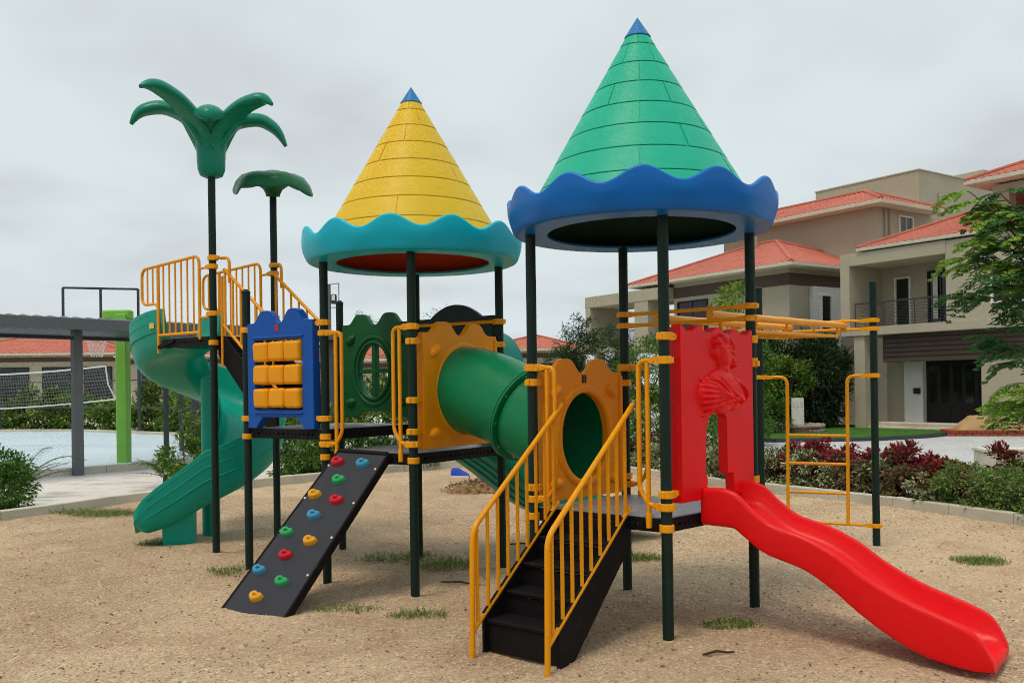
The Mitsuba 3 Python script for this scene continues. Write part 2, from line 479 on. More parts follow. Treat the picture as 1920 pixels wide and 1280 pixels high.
for nm, p in dict(I=I, J=J, H=H, M=M, F=F, E=E, G=G, N=N).items():
    post(nm, p, ROOF_Z + 0.02, cap=False)
for nm, p, z in (('D', D, 2.66), ('B', B, 2.68), ('A', A, 4.1), ('C', C, 3.93), ('K', K, 2.775), ('L', Lp, 2.775)):
    post(nm, p, z, cap=nm in 'DBKL')


def clamp(nm, z, to=None, ln=0.10, m='m_amber', h=0.052):
    """cast clamp round a post, with a tapering lug pointing towards 'to'"""
    key, p = posts[nm]
    r = PR + 0.012
    ring = shift(lathe([(PR + 0.001, -h / 2), (r - 0.003, -h / 2), (r, -h / 2 + 0.004), (r, h / 2 - 0.004), (r - 0.003, h / 2), (PR + 0.001, h / 2)], 20), V3(p, z))
    ms = [ring]
    if to is not None:
        d = U3(V3(to) - V3(p)); s = np.cross([0, 0, 1], d)
        o = V3(p, z)
        pts = []
        for dist, hw, hh in ((PR * 0.6, 0.03, h / 2), (PR + 0.02, 0.03, h / 2), (PR + ln * 0.55, 0.022, h / 2 - 0.004), (PR + ln, 0.012, h / 2 - 0.014)):
            pts += [o + d * dist + s * a * hw + np.array([0, 0, b * hh]) for a in (-1, 1) for b in (-1, 1)]
        ms.append(hull(pts))
        back = [o - d * (PR + x) + s * a * 0.022 + np.array([0, 0, b * (h / 2 - 0.006)]) for x in (0.0, 0.022) for a in (-1, 1) for b in (-1, 1)]
        ms.append(hull(back))
        bolt = tube(np.array([o + d * (PR + 0.035) + s * 0.018, o + d * (PR + 0.035) + s * 0.036]), 0.007, 6)
        ms += [bolt, tube(np.array([o + d * (PR + 0.035) - s * 0.018, o + d * (PR + 0.035) - s * 0.036]), 0.007, 6)]
    part(key, 'clamp', cat(ms), m, 30)


# ---- roofs
def roof(ctr, rim_m, tile_m, tip_m, liner_m, phase, lbl):
    c = V3(ctr, ROOF_Z)
    nw, nt = 12, 288
    th = np.arange(nt) * 2 * np.pi / nt
    zt = 0.235 + 0.048 * np.cos(nw * (th - phase))
    outer = [(0.0, 0.925), (0.0, 0.945), (0.012, 0.957)]
    rows = []
    for z, r in ((0.0, 0.90), (0.0, 0.945), (0.014, 0.958)):
        rows.append((np.full(nt, z), np.full(nt, r)))
    for f in np.linspace(0.12, 0.92, 9):
        rows.append((0.014 + (zt - 0.034) * f, 0.958 + 0.036 * np.sin(f * 1.9) + 0.006 * f))
    rt = 0.958 + 0.036 * math.sin(1.9 * 0.92) + 0.006
    for a in np.linspace(0.15, math.pi - 0.1, 7):
        rows.append((zt - 0.022 + 0.022 * np.sin(a), np.full(nt, rt - 0.022 + 0.022 * np.cos(a) + 0.001)))
    rows.append((zt * 0.35, np.full(nt, rt - 0.052)))
    rows.append((np.full(nt, 0.03), np.full(nt, 0.90)))
    V = np.stack([np.stack([r * np.cos(th), r * np.sin(th), z], -1) for z, r in rows], 1)
    rf = part(PS, 'roof', shift(grid_mesh(V, closed_u=True), c), rim_m, 40, label=lbl)
    ann = [(0.70, 0.012), (0.70, -0.004), (0.715, -0.008), (0.925, -0.008), (0.94, 0.0), (0.94, 0.03)]
    part(rf, 'soffit_ring', shift(lathe(ann, 96), c), rim_m, 40)
    zap, r0 = 1.615, 0.915
    slope = r0 / (zap - 0.02)
    R = lambda z: (zap - z) * slope
    part(rf, 'cone', shift(lathe([(R(0.02) - 0.012, 0.02), (R(0.02) - 0.004, 0.021), (R(zap - 0.12) - 0.004, zap - 0.12), (0, zap - 0.09)], 96), c), tile_m, 40)
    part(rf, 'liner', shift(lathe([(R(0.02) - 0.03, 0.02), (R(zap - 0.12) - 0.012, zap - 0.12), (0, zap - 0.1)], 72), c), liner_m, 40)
    zs = [0.02, 0.115, 0.305, 0.495, 0.68, 0.86, 1.04, 1.215, 1.385, zap - 0.135]
    rg = np.random.default_rng(int(abs(phase) * 1000) + 3)
    for i in range(len(zs) - 1):
        z0, z1 = zs[i], zs[i + 1]
        k = 6
        for j in range(k):
            w = 2 * np.pi / k
            a0 = phase + j * w + (i % 2) * w / 2 + rg.uniform(-0.02, 0.02)
            gap = 0.0022 / max(R((z0 + z1) / 2), 0.1)
            t = np.linspace(a0 + gap, a0 + w - gap, 15)
            lift0, lift1 = 0.0060 + rg.uniform(-0.0010, 0.0010), 0.004
            zl = z0 + 0.002
            row = []
            for z, off in ((zl + 0.003, -0.0035), (zl, lift0 - 0.002), (zl + 0.004, lift0), (z0 + (z1 - z0) * 0.5, (lift0 + lift1) / 2 + 0.001), (z1 - 0.006, lift1), (z1 - 0.005, -0.0035)):
                row.append(np.stack([(R(z) + off) * np.cos(t), (R(z) + off) * np.sin(t), np.full_like(t, z)], -1))
            V = np.stack(row, 1)
            m = grid_mesh(V)
            n = V.shape[1]
            e = (len(t) - 1) * n
            caps = [[0, b + 1, b] for b in range(1, n - 1)] + [[e, e + b, e + b + 1] for b in range(1, n - 1)]
            part(rf, 'tile', shift(tri(m.vertices, np.vstack([m.faces, caps])), c), tile_m, 30)
    zt0 = zap - 0.15
    part(rf, 'tip', shift(lathe([(R(zt0) - 0.02, zt0), (R(zt0) + 0.012, zt0), (R(zt0) + 0.013, zt0 + 0.004), (0.006, zap - 0.002), (0, zap + 0.006)], 40), c), tip_m, 40)
    return rf


ctr1 = tuple(np.mean([I, J, H, M], axis=0)); ctr2 = tuple(np.mean([F, E, G, N], axis=0))
face1 = math.atan2(-ctr1[1], -ctr1[0]); face2 = math.atan2(-ctr2[1], -ctr2[0])
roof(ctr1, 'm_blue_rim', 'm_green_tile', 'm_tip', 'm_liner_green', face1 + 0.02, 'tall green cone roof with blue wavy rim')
roof(ctr2, 'm_cyan_rim', 'm_yellow_tile', 'm_tip', 'm_liner_red', face2 - 0.19, 'yellow cone roof with light blue wavy rim')


# ---- decks
def deck(pts, z, slots=()):
    poly = sg.Polygon(pts)
    ins = poly.buffer(-0.02, join_style=2)
    d = part(PS, 'deck', extr(ins, z - 0.018, z), 'm_deck', 20)
    for a, b in zip(pts, pts[1:] + pts[:1]):
        pl = Plane(a, b)
        if np.dot(pl.n[:2], np.mean(pts, axis=0) - np.array(a)) > 0: pl = Plane(b, a)
        s0, s1 = PR + 0.002, pl.L - PR - 0.002
        g = sg.box(s0, -0.095, s1, -0.004)
        holes = []
        rg = np.random.default_rng(3)
        x = s0 + 0.10
        while x < s1 - 0.10:
            w = rg.choice([0.012, 0.02, 0.03])
            holes.append(sg.box(x, -0.058, x + w, -0.040)); x += w + 0.028 + 0.01
        g = g.difference(unary_union(holes))
        part(d, 'skirt', pl.put(prism(g, 0.03, 0.003, 2), 0, z, -0.035), 'm_black', 20)
    return d


deck([M, I, J, H], ZD1); deck([E, F, N, G], ZD2); deck([B, E, G, D], ZD3)
AC = Plane(C, A)
wv = U3(np.array([-(C[1] - A[1]), C[0] - A[0]])); wv3 = V3(wv)
A2, C2 = tuple(np.array(A) + wv * 1.0), tuple(np.array(C) + wv * 1.0)
deck([A, C, C2, A2], ZD4)
for q in (A2, C2):
    part(PS, 'deck_strut', beam(V3(q, ZD4 - 0.09) * 0.98 + V3(A, ZD4 - 0.09) * 0.0 + V3(q, ZD4 - 0.09) * 0.02, V3(q, ZD4 - 0.02) + V3(-wv * 0.3), 0.04, 0.04), 'm_black')

# ---- panels


def humps(w, h, hump=0.105, flat0=0.10):
    """upper edge with two rounded humps and a dip between, at height h"""
    xs = np.linspace(0, w, 121)
    f = lambda c, s: np.exp(-((xs / w - c) / s) ** 4)
    y = h + hump * (0.98 * f(0.28, 0.125) + f(0.70, 0.125)) - 0.012 * f(0.49, 0.05)
    k = np.hanning(9); k /= k.sum()
    y = np.convolve(np.r_[np.full(4, y[0]), y, np.full(4, y[-1])], k, 'valid')
    return list(zip(xs[::-1], y[::-1]))


def boss(pl, key, s, z, o, rx, ry, d, m, tilt=0.0):
    """raised rounded boss on a panel face"""
    me = trimesh.creation.icosphere(subdivisions=3)
    me = tri(np.asarray(me.vertices) * [rx, ry, d], me.faces)
    c, sn = math.cos(tilt), math.sin(tilt)
    v = np.asarray(me.vertices); v = np.column_stack([v[:, 0] * c - v[:, 1] * sn, v[:, 0] * sn + v[:, 1] * c, v[:, 2]])
    part(key, 'boss', pl.put(tri(v, me.faces), s, z, o), m, True)


def ell(cx, cy, rx, ry, n=64):
    t = np.linspace(0, 2 * np.pi, n, endpoint=False)
    return sg.Polygon(np.column_stack([cx + rx * np.cos(t), cy + ry * np.sin(t)]))


def ring_mesh(cx, cy, rx, ry, rr, depth, n=64, m=10):
    """half-round moulding along an ellipse in the panel face"""
    t = np.linspace(0, 2 * np.pi, n, endpoint=False)
    a = np.linspace(0, math.pi, m)
    V = np.stack([np.stack([cx + (rx + rr * np.cos(b)) * np.cos(t), cy + (ry + rr * np.cos(b)) * np.sin(t), np.full(n, depth * math.sin(b))], -1) for b in a], 1)
    return grid_mesh(V, closed_u=True)


def tube_panel(P, Q, z0, s0, s1, hole, m, lbl, sticker=None, off=0.0):
    pl = Plane(P, Q, off)
    w, h, t = s1 - s0, 0.985, 0.055
    poly = sg.Polygon([(0, 0), (w, 0), *humps(w, h)])
    cx, cz, rx, rz = hole
    poly = poly.difference(ell(cx - s0, cz - z0, rx, rz))
    k = part(PS, 'panel', pl.put(prism(poly, t, 0.012), s0, z0, -t / 2), m, 20, label=lbl)
    part(k, 'hole_rim', pl.put(ring_mesh(cx - s0, cz - z0, rx + 0.035, rz + 0.035, 0.035, 0.018), s0, z0, t / 2), m, True)
    for bx, bz, ti in ((0.15, 0.83, 0.7), (0.85, 0.83, -0.7), (0.14, 0.13, 0.2), (0.86, 0.13, -0.2)):
        boss(pl, k, s0 + w * bx, z0 + bz, t / 2 - 0.004, 0.072, 0.046, 0.048, m, ti)
    for sx in (0.0, 1.0):
        xx = s0 + sx * w
        part(k, 'side_rib', pl.put(prism(sg.box(-0.022, 0.02, 0.022, h - 0.03), 0.075, 0.008), xx + (0.02 if sx == 0 else -0.02), z0, -0.0375), m, 20)
    if sticker:
        part(k, 'sticker', pl.put(prism(sg.box(-0.025, -0.032, -0.006, 0.032).union(sg.box(0.004, -0.032, 0.024, 0.032)), 0.004, 0), s0 + w * 0.5, z0 + h - 0.055, t / 2), sticker)
    return pl


LFN = np.linalg.norm(np.subtract(N, F)); LMH = np.linalg.norm(np.subtract(H, M))
pFN = tube_panel(F, N, 1.205, 0.10, LFN - 0.09, (LFN * 0.535, 1.70, 0.315, 0.355), 'm_orange', 'orange panel at the upper end of the green tube')
pMH = tube_panel(M, H, 0.845, 0.085, LMH - 0.075, (0.562, 1.325, 0.272, 0.340), 'm_orange', 'orange panel with a dark oval hole facing the black stairs', 'm_sticker_dark')

# green panel with a round four-pane opening, on the far side of the yellow tower
pl = Plane(D, G)
s0, s1, z0 = 0.06, pl.L - 0.07, 1.43
w = s1 - s0
poly = sg.Polygon([(0, 0), (w * 0.22, 0), (w * 0.30, 0.06), (w * 0.70, 0.06), (w * 0.78, 0), (w, 0), *humps(w, 0.965)])
cx, cz, r1 = w * 0.48, 0.475, 0.205
opening = ell(cx, cz, r1, r1 * 1.33).difference(unary_union([sg.box(cx - 0.030, 0, cx + 0.030, 1), sg.box(0, cz - 0.024, w, cz + 0.024)]))
poly = poly.difference(opening)
k = part(PS, 'panel', pl.put(prism(poly, 0.06, 0.012), s0, z0, -0.03), 'm_green_panel', 20, label='dark green panel with a round window divided in four')
part(k, 'hole_rim', pl.put(ring_mesh(cx, cz, r1 + 0.075, r1 * 1.33 + 0.075, 0.022, 0.016), s0, z0, 0.03), 'm_green_panel', True)
part(k, 'hole_rim', pl.put(ring_mesh(cx, cz, r1 + 0.02, r1 * 1.33 + 0.02, 0.02, 0.022), s0, z0, 0.03), 'm_green_panel', True)
for bx, bz, ti in ((0.14, 0.80, 0.7), (0.86, 0.80, -0.7), (0.13, 0.15, 0.15), (0.87, 0.15, -0.15)):
    boss(pl, k, s0 + w * bx, z0 + bz, 0.026, 0.070, 0.046, 0.046, 'm_green_panel', ti)

# blue panel with nine yellow turning blocks
pl = Plane(B, E)
s0, s1, z0 = 0.055, pl.L - 0.10, 1.385
w = s1 - s0
poly = sg.Polygon([(0, -0.02), (w * 0.13, -0.02), (w * 0.24, 0.085), (w * 0.74, 0.085), (w * 0.86, -0.02), (w, -0.02), *humps(w, 0.965, 0.115)])
win = sg.box(w * 0.125, 0.155, w * 0.835, 0.80)
poly = poly.difference(win)
bp = part(PS, 'panel', pl.put(prism(poly, 0.085, 0.014), s0, z0, -0.045), 'm_blue', 20, label='blue panel holding nine yellow turning blocks')
for x0, x1, y0, y1 in ((0.10, 0.86, 0.815, 0.838), (0.12, 0.84, 0.115, 0.138)):
    part(bp, 'ledge', pl.put(shift(cbox((w * (x1 - x0), y1 - y0, 0.03), 0.008), (w * (x0 + x1) / 2, (y0 + y1) / 2, 0)), s0, z0, 0.045), 'm_blue')
part(bp, 'sticker', pl.put(shift(cbox((0.045, 0.060, 0.004), 0.001), (w * 0.47, 0.905, 0)), s0, z0, 0.0425), 'm_sticker_red')
wx0, wx1, wy0, wy1 = w * 0.125, w * 0.835, 0.155, 0.80
for r in range(3):
    zc = wy0 + (wy1 - wy0) * (r + 0.5) / 3
    part(bp, 'axle', pl.put(tube(np.array([[wx0 - 0.02, zc, 0], [wx1 + 0.02, zc, 0]]), 0.012, 8), s0, z0, 0), 'm_black', 30)
    for q in range(3):
        xc = wx0 + (wx1 - wx0) * (q + 0.5) / 3
        bw, bh = (wx1 - wx0) / 3 * 0.965, (wy1 - wy0) / 3 * 0.84
        rr = 0.03
        body = [(sx * (bw / 2 - rr) + rr * a, sy * (bh / 2 - rr) + rr * b, sz * (0.075 - rr) + rr * cc)
                for sx in (-1, 1) for sy in (-1, 1) for sz in (-1, 1)
                for a, b, cc in [(sx * math.cos(t) * math.cos(f), sy * math.sin(t) * math.cos(f), sz * math.sin(f)) for t in np.linspace(0, math.pi / 2, 4) for f in np.linspace(0, math.pi / 2, 4)]]
        tilt = (0.05, -0.04, 0.07, -0.06, 0.03, 0.0, 0.06, -0.03, 0.04)[r * 3 + q]
        me = hull(body); v = np.asarray(me.vertices); c, sn = math.cos(tilt), math.sin(tilt)
        me = tri(np.column_stack([v[:, 0], v[:, 1] * c - v[:, 2] * sn, v[:, 1] * sn + v[:, 2] * c]), me.faces)
        part(bp, 'turning_block', pl.put(shift(me, (xc, zc, 0)), s0, z0, 0.008), 'm_amber', 35)

# dark arched hood panel and teal chute cover behind the yellow tower
pl = Plane(G, N)
w = pl.L - 0.10
xs = np.linspace(0, w, 60)
arch = list(zip(xs[::-1], (1.195 + 0.125 * np.clip(np.cos((xs / w - 0.5) / 0.33 * math.pi / 2), 0, 1) ** 0.8 * (np.abs(xs / w - 0.5) < 0.33))[::-1]))
poly = sg.Polygon([(0, 0), (w, 0), *arch]).difference(unary_union([sg.box(w * 0.22, -0.1, w * 0.78, 0.45), ell(w * 0.5, 0.45, w * 0.28, 0.24)]))
k = part(PS, 'panel', pl.put(prism(poly, 0.06, 0.012), 0.05, ZD2 + 0.03, -0.03), 'm_dark_panel', 20, label='dark green arched panel over the rear slide')
b1 = tube(np.array([pl.at(0.03, 2.335, 0.05), pl.at(pl.L - 0.03, 2.335, 0.05)]), 0.017, 10)
part(PS, 'guard_bar', b1, 'm_amber', 40)
clamp('N', 2.335, G); clamp('N', 1.95, F); clamp('G', 2.335, N)

# ---- green crawl tube
a3, b3 = pFN.at(LFN * 0.535, 1.70, 0.0), pMH.at(0.562, 1.325, 0.0)
ta, tb = pFN.n, pMH.n
t = np.linspace(0, 1, 41)[:, None]
c0, c1, c2, c3 = a3, a3 + ta * 0.50 + np.array([0, 0, -0.02]), b3 - tb * 0.48 + np.array([0, 0, 0.03]), b3
path = (1 - t) ** 3 * c0 + 3 * t * (1 - t) ** 2 * c1 + 3 * t * t * (1 - t) * c2 + t ** 3 * c3
rad = np.interp(np.linspace(0, 1, 41), [0, 0.3, 0.7, 1], [0.385, 0.375, 0.362, 0.355])
TU = part(PS, 'crawl_tube', cat([tube(path[:23], rad[:23], 48, caps=False), tube(path[:23], rad[:23] - 0.012, 48, caps=False)]), 'm_green_tube', True, label='wide green crawl tube curving between the two towers')
part(TU, 'lower_section', cat([tube(path[23:], rad[23:], 48, caps=False), tube(path[23:], rad[23:] - 0.012, 48, caps=False)]), 'm_green_tube', True)
tt, Aa, Bb = frames(path)
fl = path[21:25]
part(TU, 'flange', cat([tube(np.array([path[22] - tt[22] * 0.022, path[22] - tt[22] * 0.021, path[22] - tt[22] * 0.002]), [0.36, 0.405, 0.405], 48), tube(np.array([path[22] + tt[22] * 0.002, path[22] + tt[22] * 0.021, path[22] + tt[22] * 0.022]), [0.405, 0.405, 0.36], 48)]) if False else
     cat([shift(place(lathe([(0.35, -0.024), (0.410, -0.024), (0.416, -0.020), (0.416, -0.004), (0.402, -0.002), (0.402, 0.002), (0.416, 0.004), (0.416, 0.020), (0.410, 0.024), (0.35, 0.024)], 64), (0, 0, 0), Aa[22], Bb[22], tt[22]), path[22])]), 'm_green_tube', 30)
for i in range(10):
    an = i * 2 * math.pi / 10 + 0.2
    dd = Aa[22] * math.cos(an) + Bb[22] * math.sin(an)
    part(TU, 'bolt', tube(np.array([path[22] + dd * 0.385 - tt[22] * 0.030, path[22] + dd * 0.385 + tt[22] * 0.030]), 0.008, 6), 'm_bolt')

# ---- red panel with a draped bust in relief
pl = Plane(I, J)
s0, s1, z0 = 0.125, 1.055, 0.915
w = s1 - s0
xs = np.linspace(0, w, 141)
ph = (xs / w * 4.0) % 1.0
scal = 1.215 - 0.012 * xs / w - 0.060 * np.clip(np.sin(np.clip((ph - 0.10) / 0.80, 0, 1) * math.pi), 0, 1) ** 1.2 * (1 - 0.45 * ph)
up_edge = list(zip(xs[::-1], scal[::-1]))
door = sg.Polygon([(0.235, -0.1), (0.235, 0.045), (0.265, 0.075), (0.310, 0.080), (0.320, 0.14), (0.292, 0.19), (0.296, 0.30), (0.310, 0.50), (0.345, 0.575), (0.42, 0.600), (0.53, 0.592), (0.558, 0.565),
                   (0.566, 0.165), (0.640, 0.160), (0.652, 0.02), (0.70, 0.02), (0.70, -0.1)]).buffer(0.008).buffer(-0.008)
poly = sg.Polygon([(0, 0), (w, 0.0), *up_edge]).difference(door)
RP = part(PS, 'panel', pl.put(prism(poly, 0.075, 0.012), s0, z0, -0.035), 'm_red', 20, label='tall red panel with a draped bust in relief above the red slide')
part(RP, 'side_rib', pl.put(prism(sg.box(0, 0.0, 0.085, 1.20), 0.075, 0.01), s0 + 0.002, z0, -0.055), 'm_red', 20)
nx, nz = 200, 260
gx, gz = np.meshgrid(np.linspace(0.10, w - 0.02, nx), np.linspace(0.46, 1.20, nz), indexing='ij')
px = (gx - 0.0) / w * 1000.0; pz = 470 + (gz * 1000.0 - 588) / 0.985
px = 560 + (px - 560) / 1.10
hgt = np.zeros_like(gx)


def blob(cx, cz, rx, rz, h, rot=0.0, pw=1.0):
    global hgt
    c, s = math.cos(rot), math.sin(rot)
    X, Z = (px - cx) * w, (pz - cz)
    x, z = X * c + Z * s, -X * s + Z * c
    q = 1 - (x / rx) ** 2 - (z / rz) ** 2
    v = h * np.sqrt(np.clip(q, 0, 1)) ** pw
    hgt = np.maximum(hgt, v) + 0.12 * np.minimum(hgt, v)


def stroke(pts, r, h):
    global hgt
    P = np.array(pts, float)
    best = np.full_like(px, 1e9)
    for a, b in zip(P[:-1], P[1:]):
        ax, az = a[0] * w, a[1]; bx, bz = b[0] * w, b[1]
        X, Z = px * w, pz
        d = np.array([bx - ax, bz - az]); L2 = d @ d
        t = np.clip(((X - ax) * d[0] + (Z - az) * d[1]) / L2, 0, 1)
        best = np.minimum(best, np.hypot(X - ax - t * d[0], Z - az - t * d[1]))
    v = np.clip(1 - (best / r) ** 2, 0, 1)
    hgt = hgt + h * v ** 0.8 * (h > 0) + h * v * (h < 0)


blob(560, 905, 92, 128, 0.052, 0.10)          # skull and face
blob(655, 858, 40, 62, 0.046, 0.35)           # jaw
blob(560, 790, 62, 88, 0.044)                 # neck
blob(470, 1000, 42, 34, 0.050, 0.5); blob(545, 1022, 52, 36, 0.056, 0.1); blob(620, 1015, 46, 34, 0.056, -0.2); blob(500, 950, 52, 46, 0.050); blob(650, 965, 38, 26, 0.05, -0.5); blob(455, 915, 36, 46, 0.044)  # curls
stroke([(470, 985), (560, 1000), (660, 978)], 16, 0.012); stroke([(480, 955), (560, 965), (650, 950)], 14, 0.010)
stroke([(690, 925), (712, 885), (690, 872)], 13, 0.016)      # nose
stroke([(600, 925), (672, 925)], 8, 0.010); stroke([(622, 908), (664, 906)], 9, -0.008); stroke([(655, 852), (694, 850)], 7, 0.010); stroke([(650, 842), (690, 842)], 6, -0.006); blob(672, 822, 22, 18, 0.050)
blob(520, 640, 205, 165, 0.070, 0.05); blob(680, 620, 120, 130, 0.066, -0.2); blob(360, 610, 95, 120, 0.060, 0.2)
for i in range(6):
    stroke([(275 + 4 * i, 730 - 44 * i), (390 + 8 * i, 690 - 30 * i), (540 + 4 * i, 600 - 8 * i)], 17, 0.013)
for i in range(6):
    stroke([(470 + 34 * i, 742 - 6 * i), (560 + 30 * i, 640 - 6 * i), (690 + 12 * i, 560 + 2 * i)], 15, 0.010)
for i in range(4):
    stroke([(640 + 36 * i, 730 - 26 * i), (735 + 18 * i, 650 - 20 * i), (800 + 4 * i, 575 - 4 * i)], 14, 0.010)
stroke([(360, 735), (430, 715), (560, 610), (640, 560)], 15, 0.018)
stroke([(300, 470), (420, 500), (560, 560), (640, 580)], 20, 0.020); stroke([(310, 510), (420, 535), (540, 570)], 12, 0.012)
stroke([(690, 560), (740, 545), (790, 552), (840, 570)], 13, 0.018)
fade = np.clip((gz - 0.50) / 0.06, 0, 1) * np.clip((1.195 - gz) / 0.03, 0, 1) * np.clip((w - 0.025 - gx) / 0.03, 0, 1)
hgt = hgt * fade
kk = np.hanning(5); kk /= kk.sum()
hgt = np.apply_along_axis(lambda r: np.convolve(r, kk, 'same'), 0, hgt); hgt = np.apply_along_axis(lambda r: np.convolve(r, kk, 'same'), 1, hgt)
Vg = np.stack([gx, gz, hgt - 0.004], -1)
me = grid_mesh(Vg)
fc = me.vertices[me.faces].mean(1)
import shapely
keep = (np.asarray(me.vertices)[me.faces][:, :, 2].max(1) > -0.0035) & ~shapely.contains_xy(door.buffer(0.006), fc[:, 0], fc[:, 1])
me = tri(me.vertices, me.faces[keep]); me.remove_unreferenced_vertices()
part(RP, 'relief', pl.put(me, s0, z0, 0.0405), 'm_red', True, label='bust of a draped figure facing right, moulded in red')
for nm, zz, to in (('I', 2.045, J), ('J', 2.055, I), ('J', 1.885, I), ('J', 1.0, I), ('I', 0.985, J)):
    clamp(nm, zz, to)


# ---- chutes
def sweep(P, prof_at, caps=True):
    """P: (n,3) path; prof_at(i): list of (x sideways-right, z up) closed profile"""
    P = np.asarray(P, float)
    d = np.gradient(P[:, :2], axis=0); d /= np.linalg.norm(d, axis=1, keepdims=True)
    rt = np.column_stack([d[:, 1], -d[:, 0], np.zeros(len(P))])
    V = []
    for i in range(len(P)):
        pr = np.asarray(prof_at(i))
        V.append(P[i] + pr[:, :1] * rt[i] + pr[:, 1:] * np.array([0, 0, 1.0]))
    V = np.array(V)
    m = grid_mesh(V, closed_v=True)
    k = V.shape[1]
    fs = [m.faces]
    if caps:
        h = k // 2
        for base, fl in ((0, False), ((len(P) - 1) * k, True)):
            cf = []
            for i in range(h - 1):
                a, b, c, e = base + i, base + i + 1, base + k - 2 - i, base + k - 1 - i
                q = [[a, b, c], [a, c, e]]
                cf += [x[::-1] for x in q] if fl else q
            fs.append(np.array(cf))
    return tri(m.vertices, np.vstack(fs))


def chute_prof(wd, h, floor, wall=0.03, flare=0.0, low=0.0):
    """outer shell from left top round the bottom to right top, then the inner shell back; even number of points"""
    x = wd / 2
    out, inn = [], []
    c = 0.07
    half = [(-x - flare, h), (-x - flare * 0.6, h * 0.6), (-x, 0.10 + low), (-x + 0.02, 0.03 + low), (-x + c, low), (-x * 0.4, low)]
    outer = half + [(-a, b) for a, b in half[::-1]]
    ih = [(-x - flare + wall * 0.15, h + 0.012), (-x - flare + wall * 0.9, h + 0.010), (-x - flare * 0.6 + wall, h * 0.6), (-x + wall + 0.01, floor + 0.10), (-x + wall + 0.06, floor + 0.02), (-x * 0.35, floor)]
    inner = ih + [(-a, b) for a, b in ih[::-1]]
    return outer + inner[::-1]


# red wave slide
pl = Plane(I, J)
ctr_s = 0.655
ang = math.radians(8)
dir2 = np.array([pl.n[0] * math.cos(ang) - pl.n[1] * math.sin(ang), pl.n[0] * math.sin(ang) + pl.n[1] * math.cos(ang), 0])
dtop = [(-0.02, 1.0), (0.115, 1.005), (.21, .985), (.345, .875), (.48, .785), (.69, .725), (.89, .635), (1.07, .515), (1.31, .395), (1.48, .335), (1.62, .285), (1.69, .250), (1.74, .195), (1.775, .130), (1.795, .085)]
dbot = [(-0.02, .735), (.19, .73), (.29, .67), (.41, .585), (.69, .495), (.85, .405), (1.07, .24), (1.31, .10), (1.48, .04), (1.70, .012), (1.795, .012)]
ft, fb = PchipInterpolator(*zip(*dtop)), PchipInterpolator(*zip(*dbot))
ds = np.r_[np.linspace(-0.02, 1.66, 80), 1.66 + 0.135 * np.sin(np.linspace(0.06, 1, 22) * math.pi / 2)]
base = pl.at(ctr_s, 0, 0.0)
rt = np.array([dir2[1], -dir2[0], 0])
WS = 0.555
path = np.array([base + dir2 * d + np.array([0, 0, fb(d)]) for d in ds])


def red_prof(i):
    d = ds[i]
    h = float(ft(d) - fb(d))
    wd = WS * float(np.interp(d, [1.60, 1.70, 1.75, 1.78, 1.795], [1, 0.99, 0.96, 0.92, 0.88]))
    x = wd / 2
    fl = float(np.interp(d, [0, 1.70, 1.795], [0.075, 0.055, 0.050])); fl = min(fl, h * 0.8)
    tr = 0.052
    half = [(-x * 0.25, 0.0), (-x + 0.045, 0.0), (-x + 0.012, 0.012), (-x, 0.045), (-x, h * 0.5), (-x - 0.004, h - 0.035), (-x + 0.004, h - 0.010), (-x + tr * 0.45, h), (-x + tr * 0.85, h - 0.010), (-x + tr, h - 0.035),
            (-x + tr + 0.012, max(h * 0.55, fl + 0.01)), (-x + tr + 0.05, fl + (h - fl) * 0.14), (-x + tr + 0.11, fl + 0.006), (-x * 0.2, fl)]
    right = [(-a, b) for a, b in half]
    return half + right[::-1]


def sweep_sym(P, prof_at, rt):
    V = []
    for i in range(len(P)):
        pr = np.asarray(prof_at(i)); V.append(P[i] + pr[:, :1] * rt + pr[:, 1:] * np.array([0, 0, 1.0]))
    V = np.array(V); m = grid_mesh(V, closed_v=True); k = V.shape[1]; h = k // 2
    fs = [m.faces]
    for base_i, fl in ((0, True), ((len(P) - 1) * k, False)):
        cf = []
        for i in range(h - 1):
            a, b, c, e = base_i + i, base_i + i + 1, base_i + h + i + 0, 0
        # fan from the centroid
        fs.append(np.array([]).reshape(0, 3).astype(int))
    v = np.asarray(m.vertices); allf = [m.faces]
    for base_i, fl in ((0, True), ((len(P) - 1) * k, False)):
        ring = np.arange(k) + base_i
        poly = sg.Polygon(np.asarray(prof_at(0 if fl else len(P) - 1)))
        tv, tf = trimesh.creation.triangulate_polygon(poly, engine='earcut')
        # map triangulation vertices to the ring by nearest point
        pr = np.asarray(prof_at(0 if fl else len(P) - 1))
        idx = np.array([np.argmin(((pr - q) ** 2).sum(1)) for q in tv])
        f2 = ring[idx[tf]]
        allf.append(f2[:, ::-1] if fl else f2)
    return tri(v, np.vstack(allf))


# extra rings close the lip smoothly
RS = part(PS, 'slide', sweep_sym(path, red_prof, rt), 'm_red', 45, label='red wave slide running down to the sand')
part(RS, 'support_foot', beam(base + dir2 * 1.42 + np.array([0, 0, 0.10]), base + dir2 * 1.46 + np.array([0, 0, -0.05]), 0.03, 0.03), 'm_post')

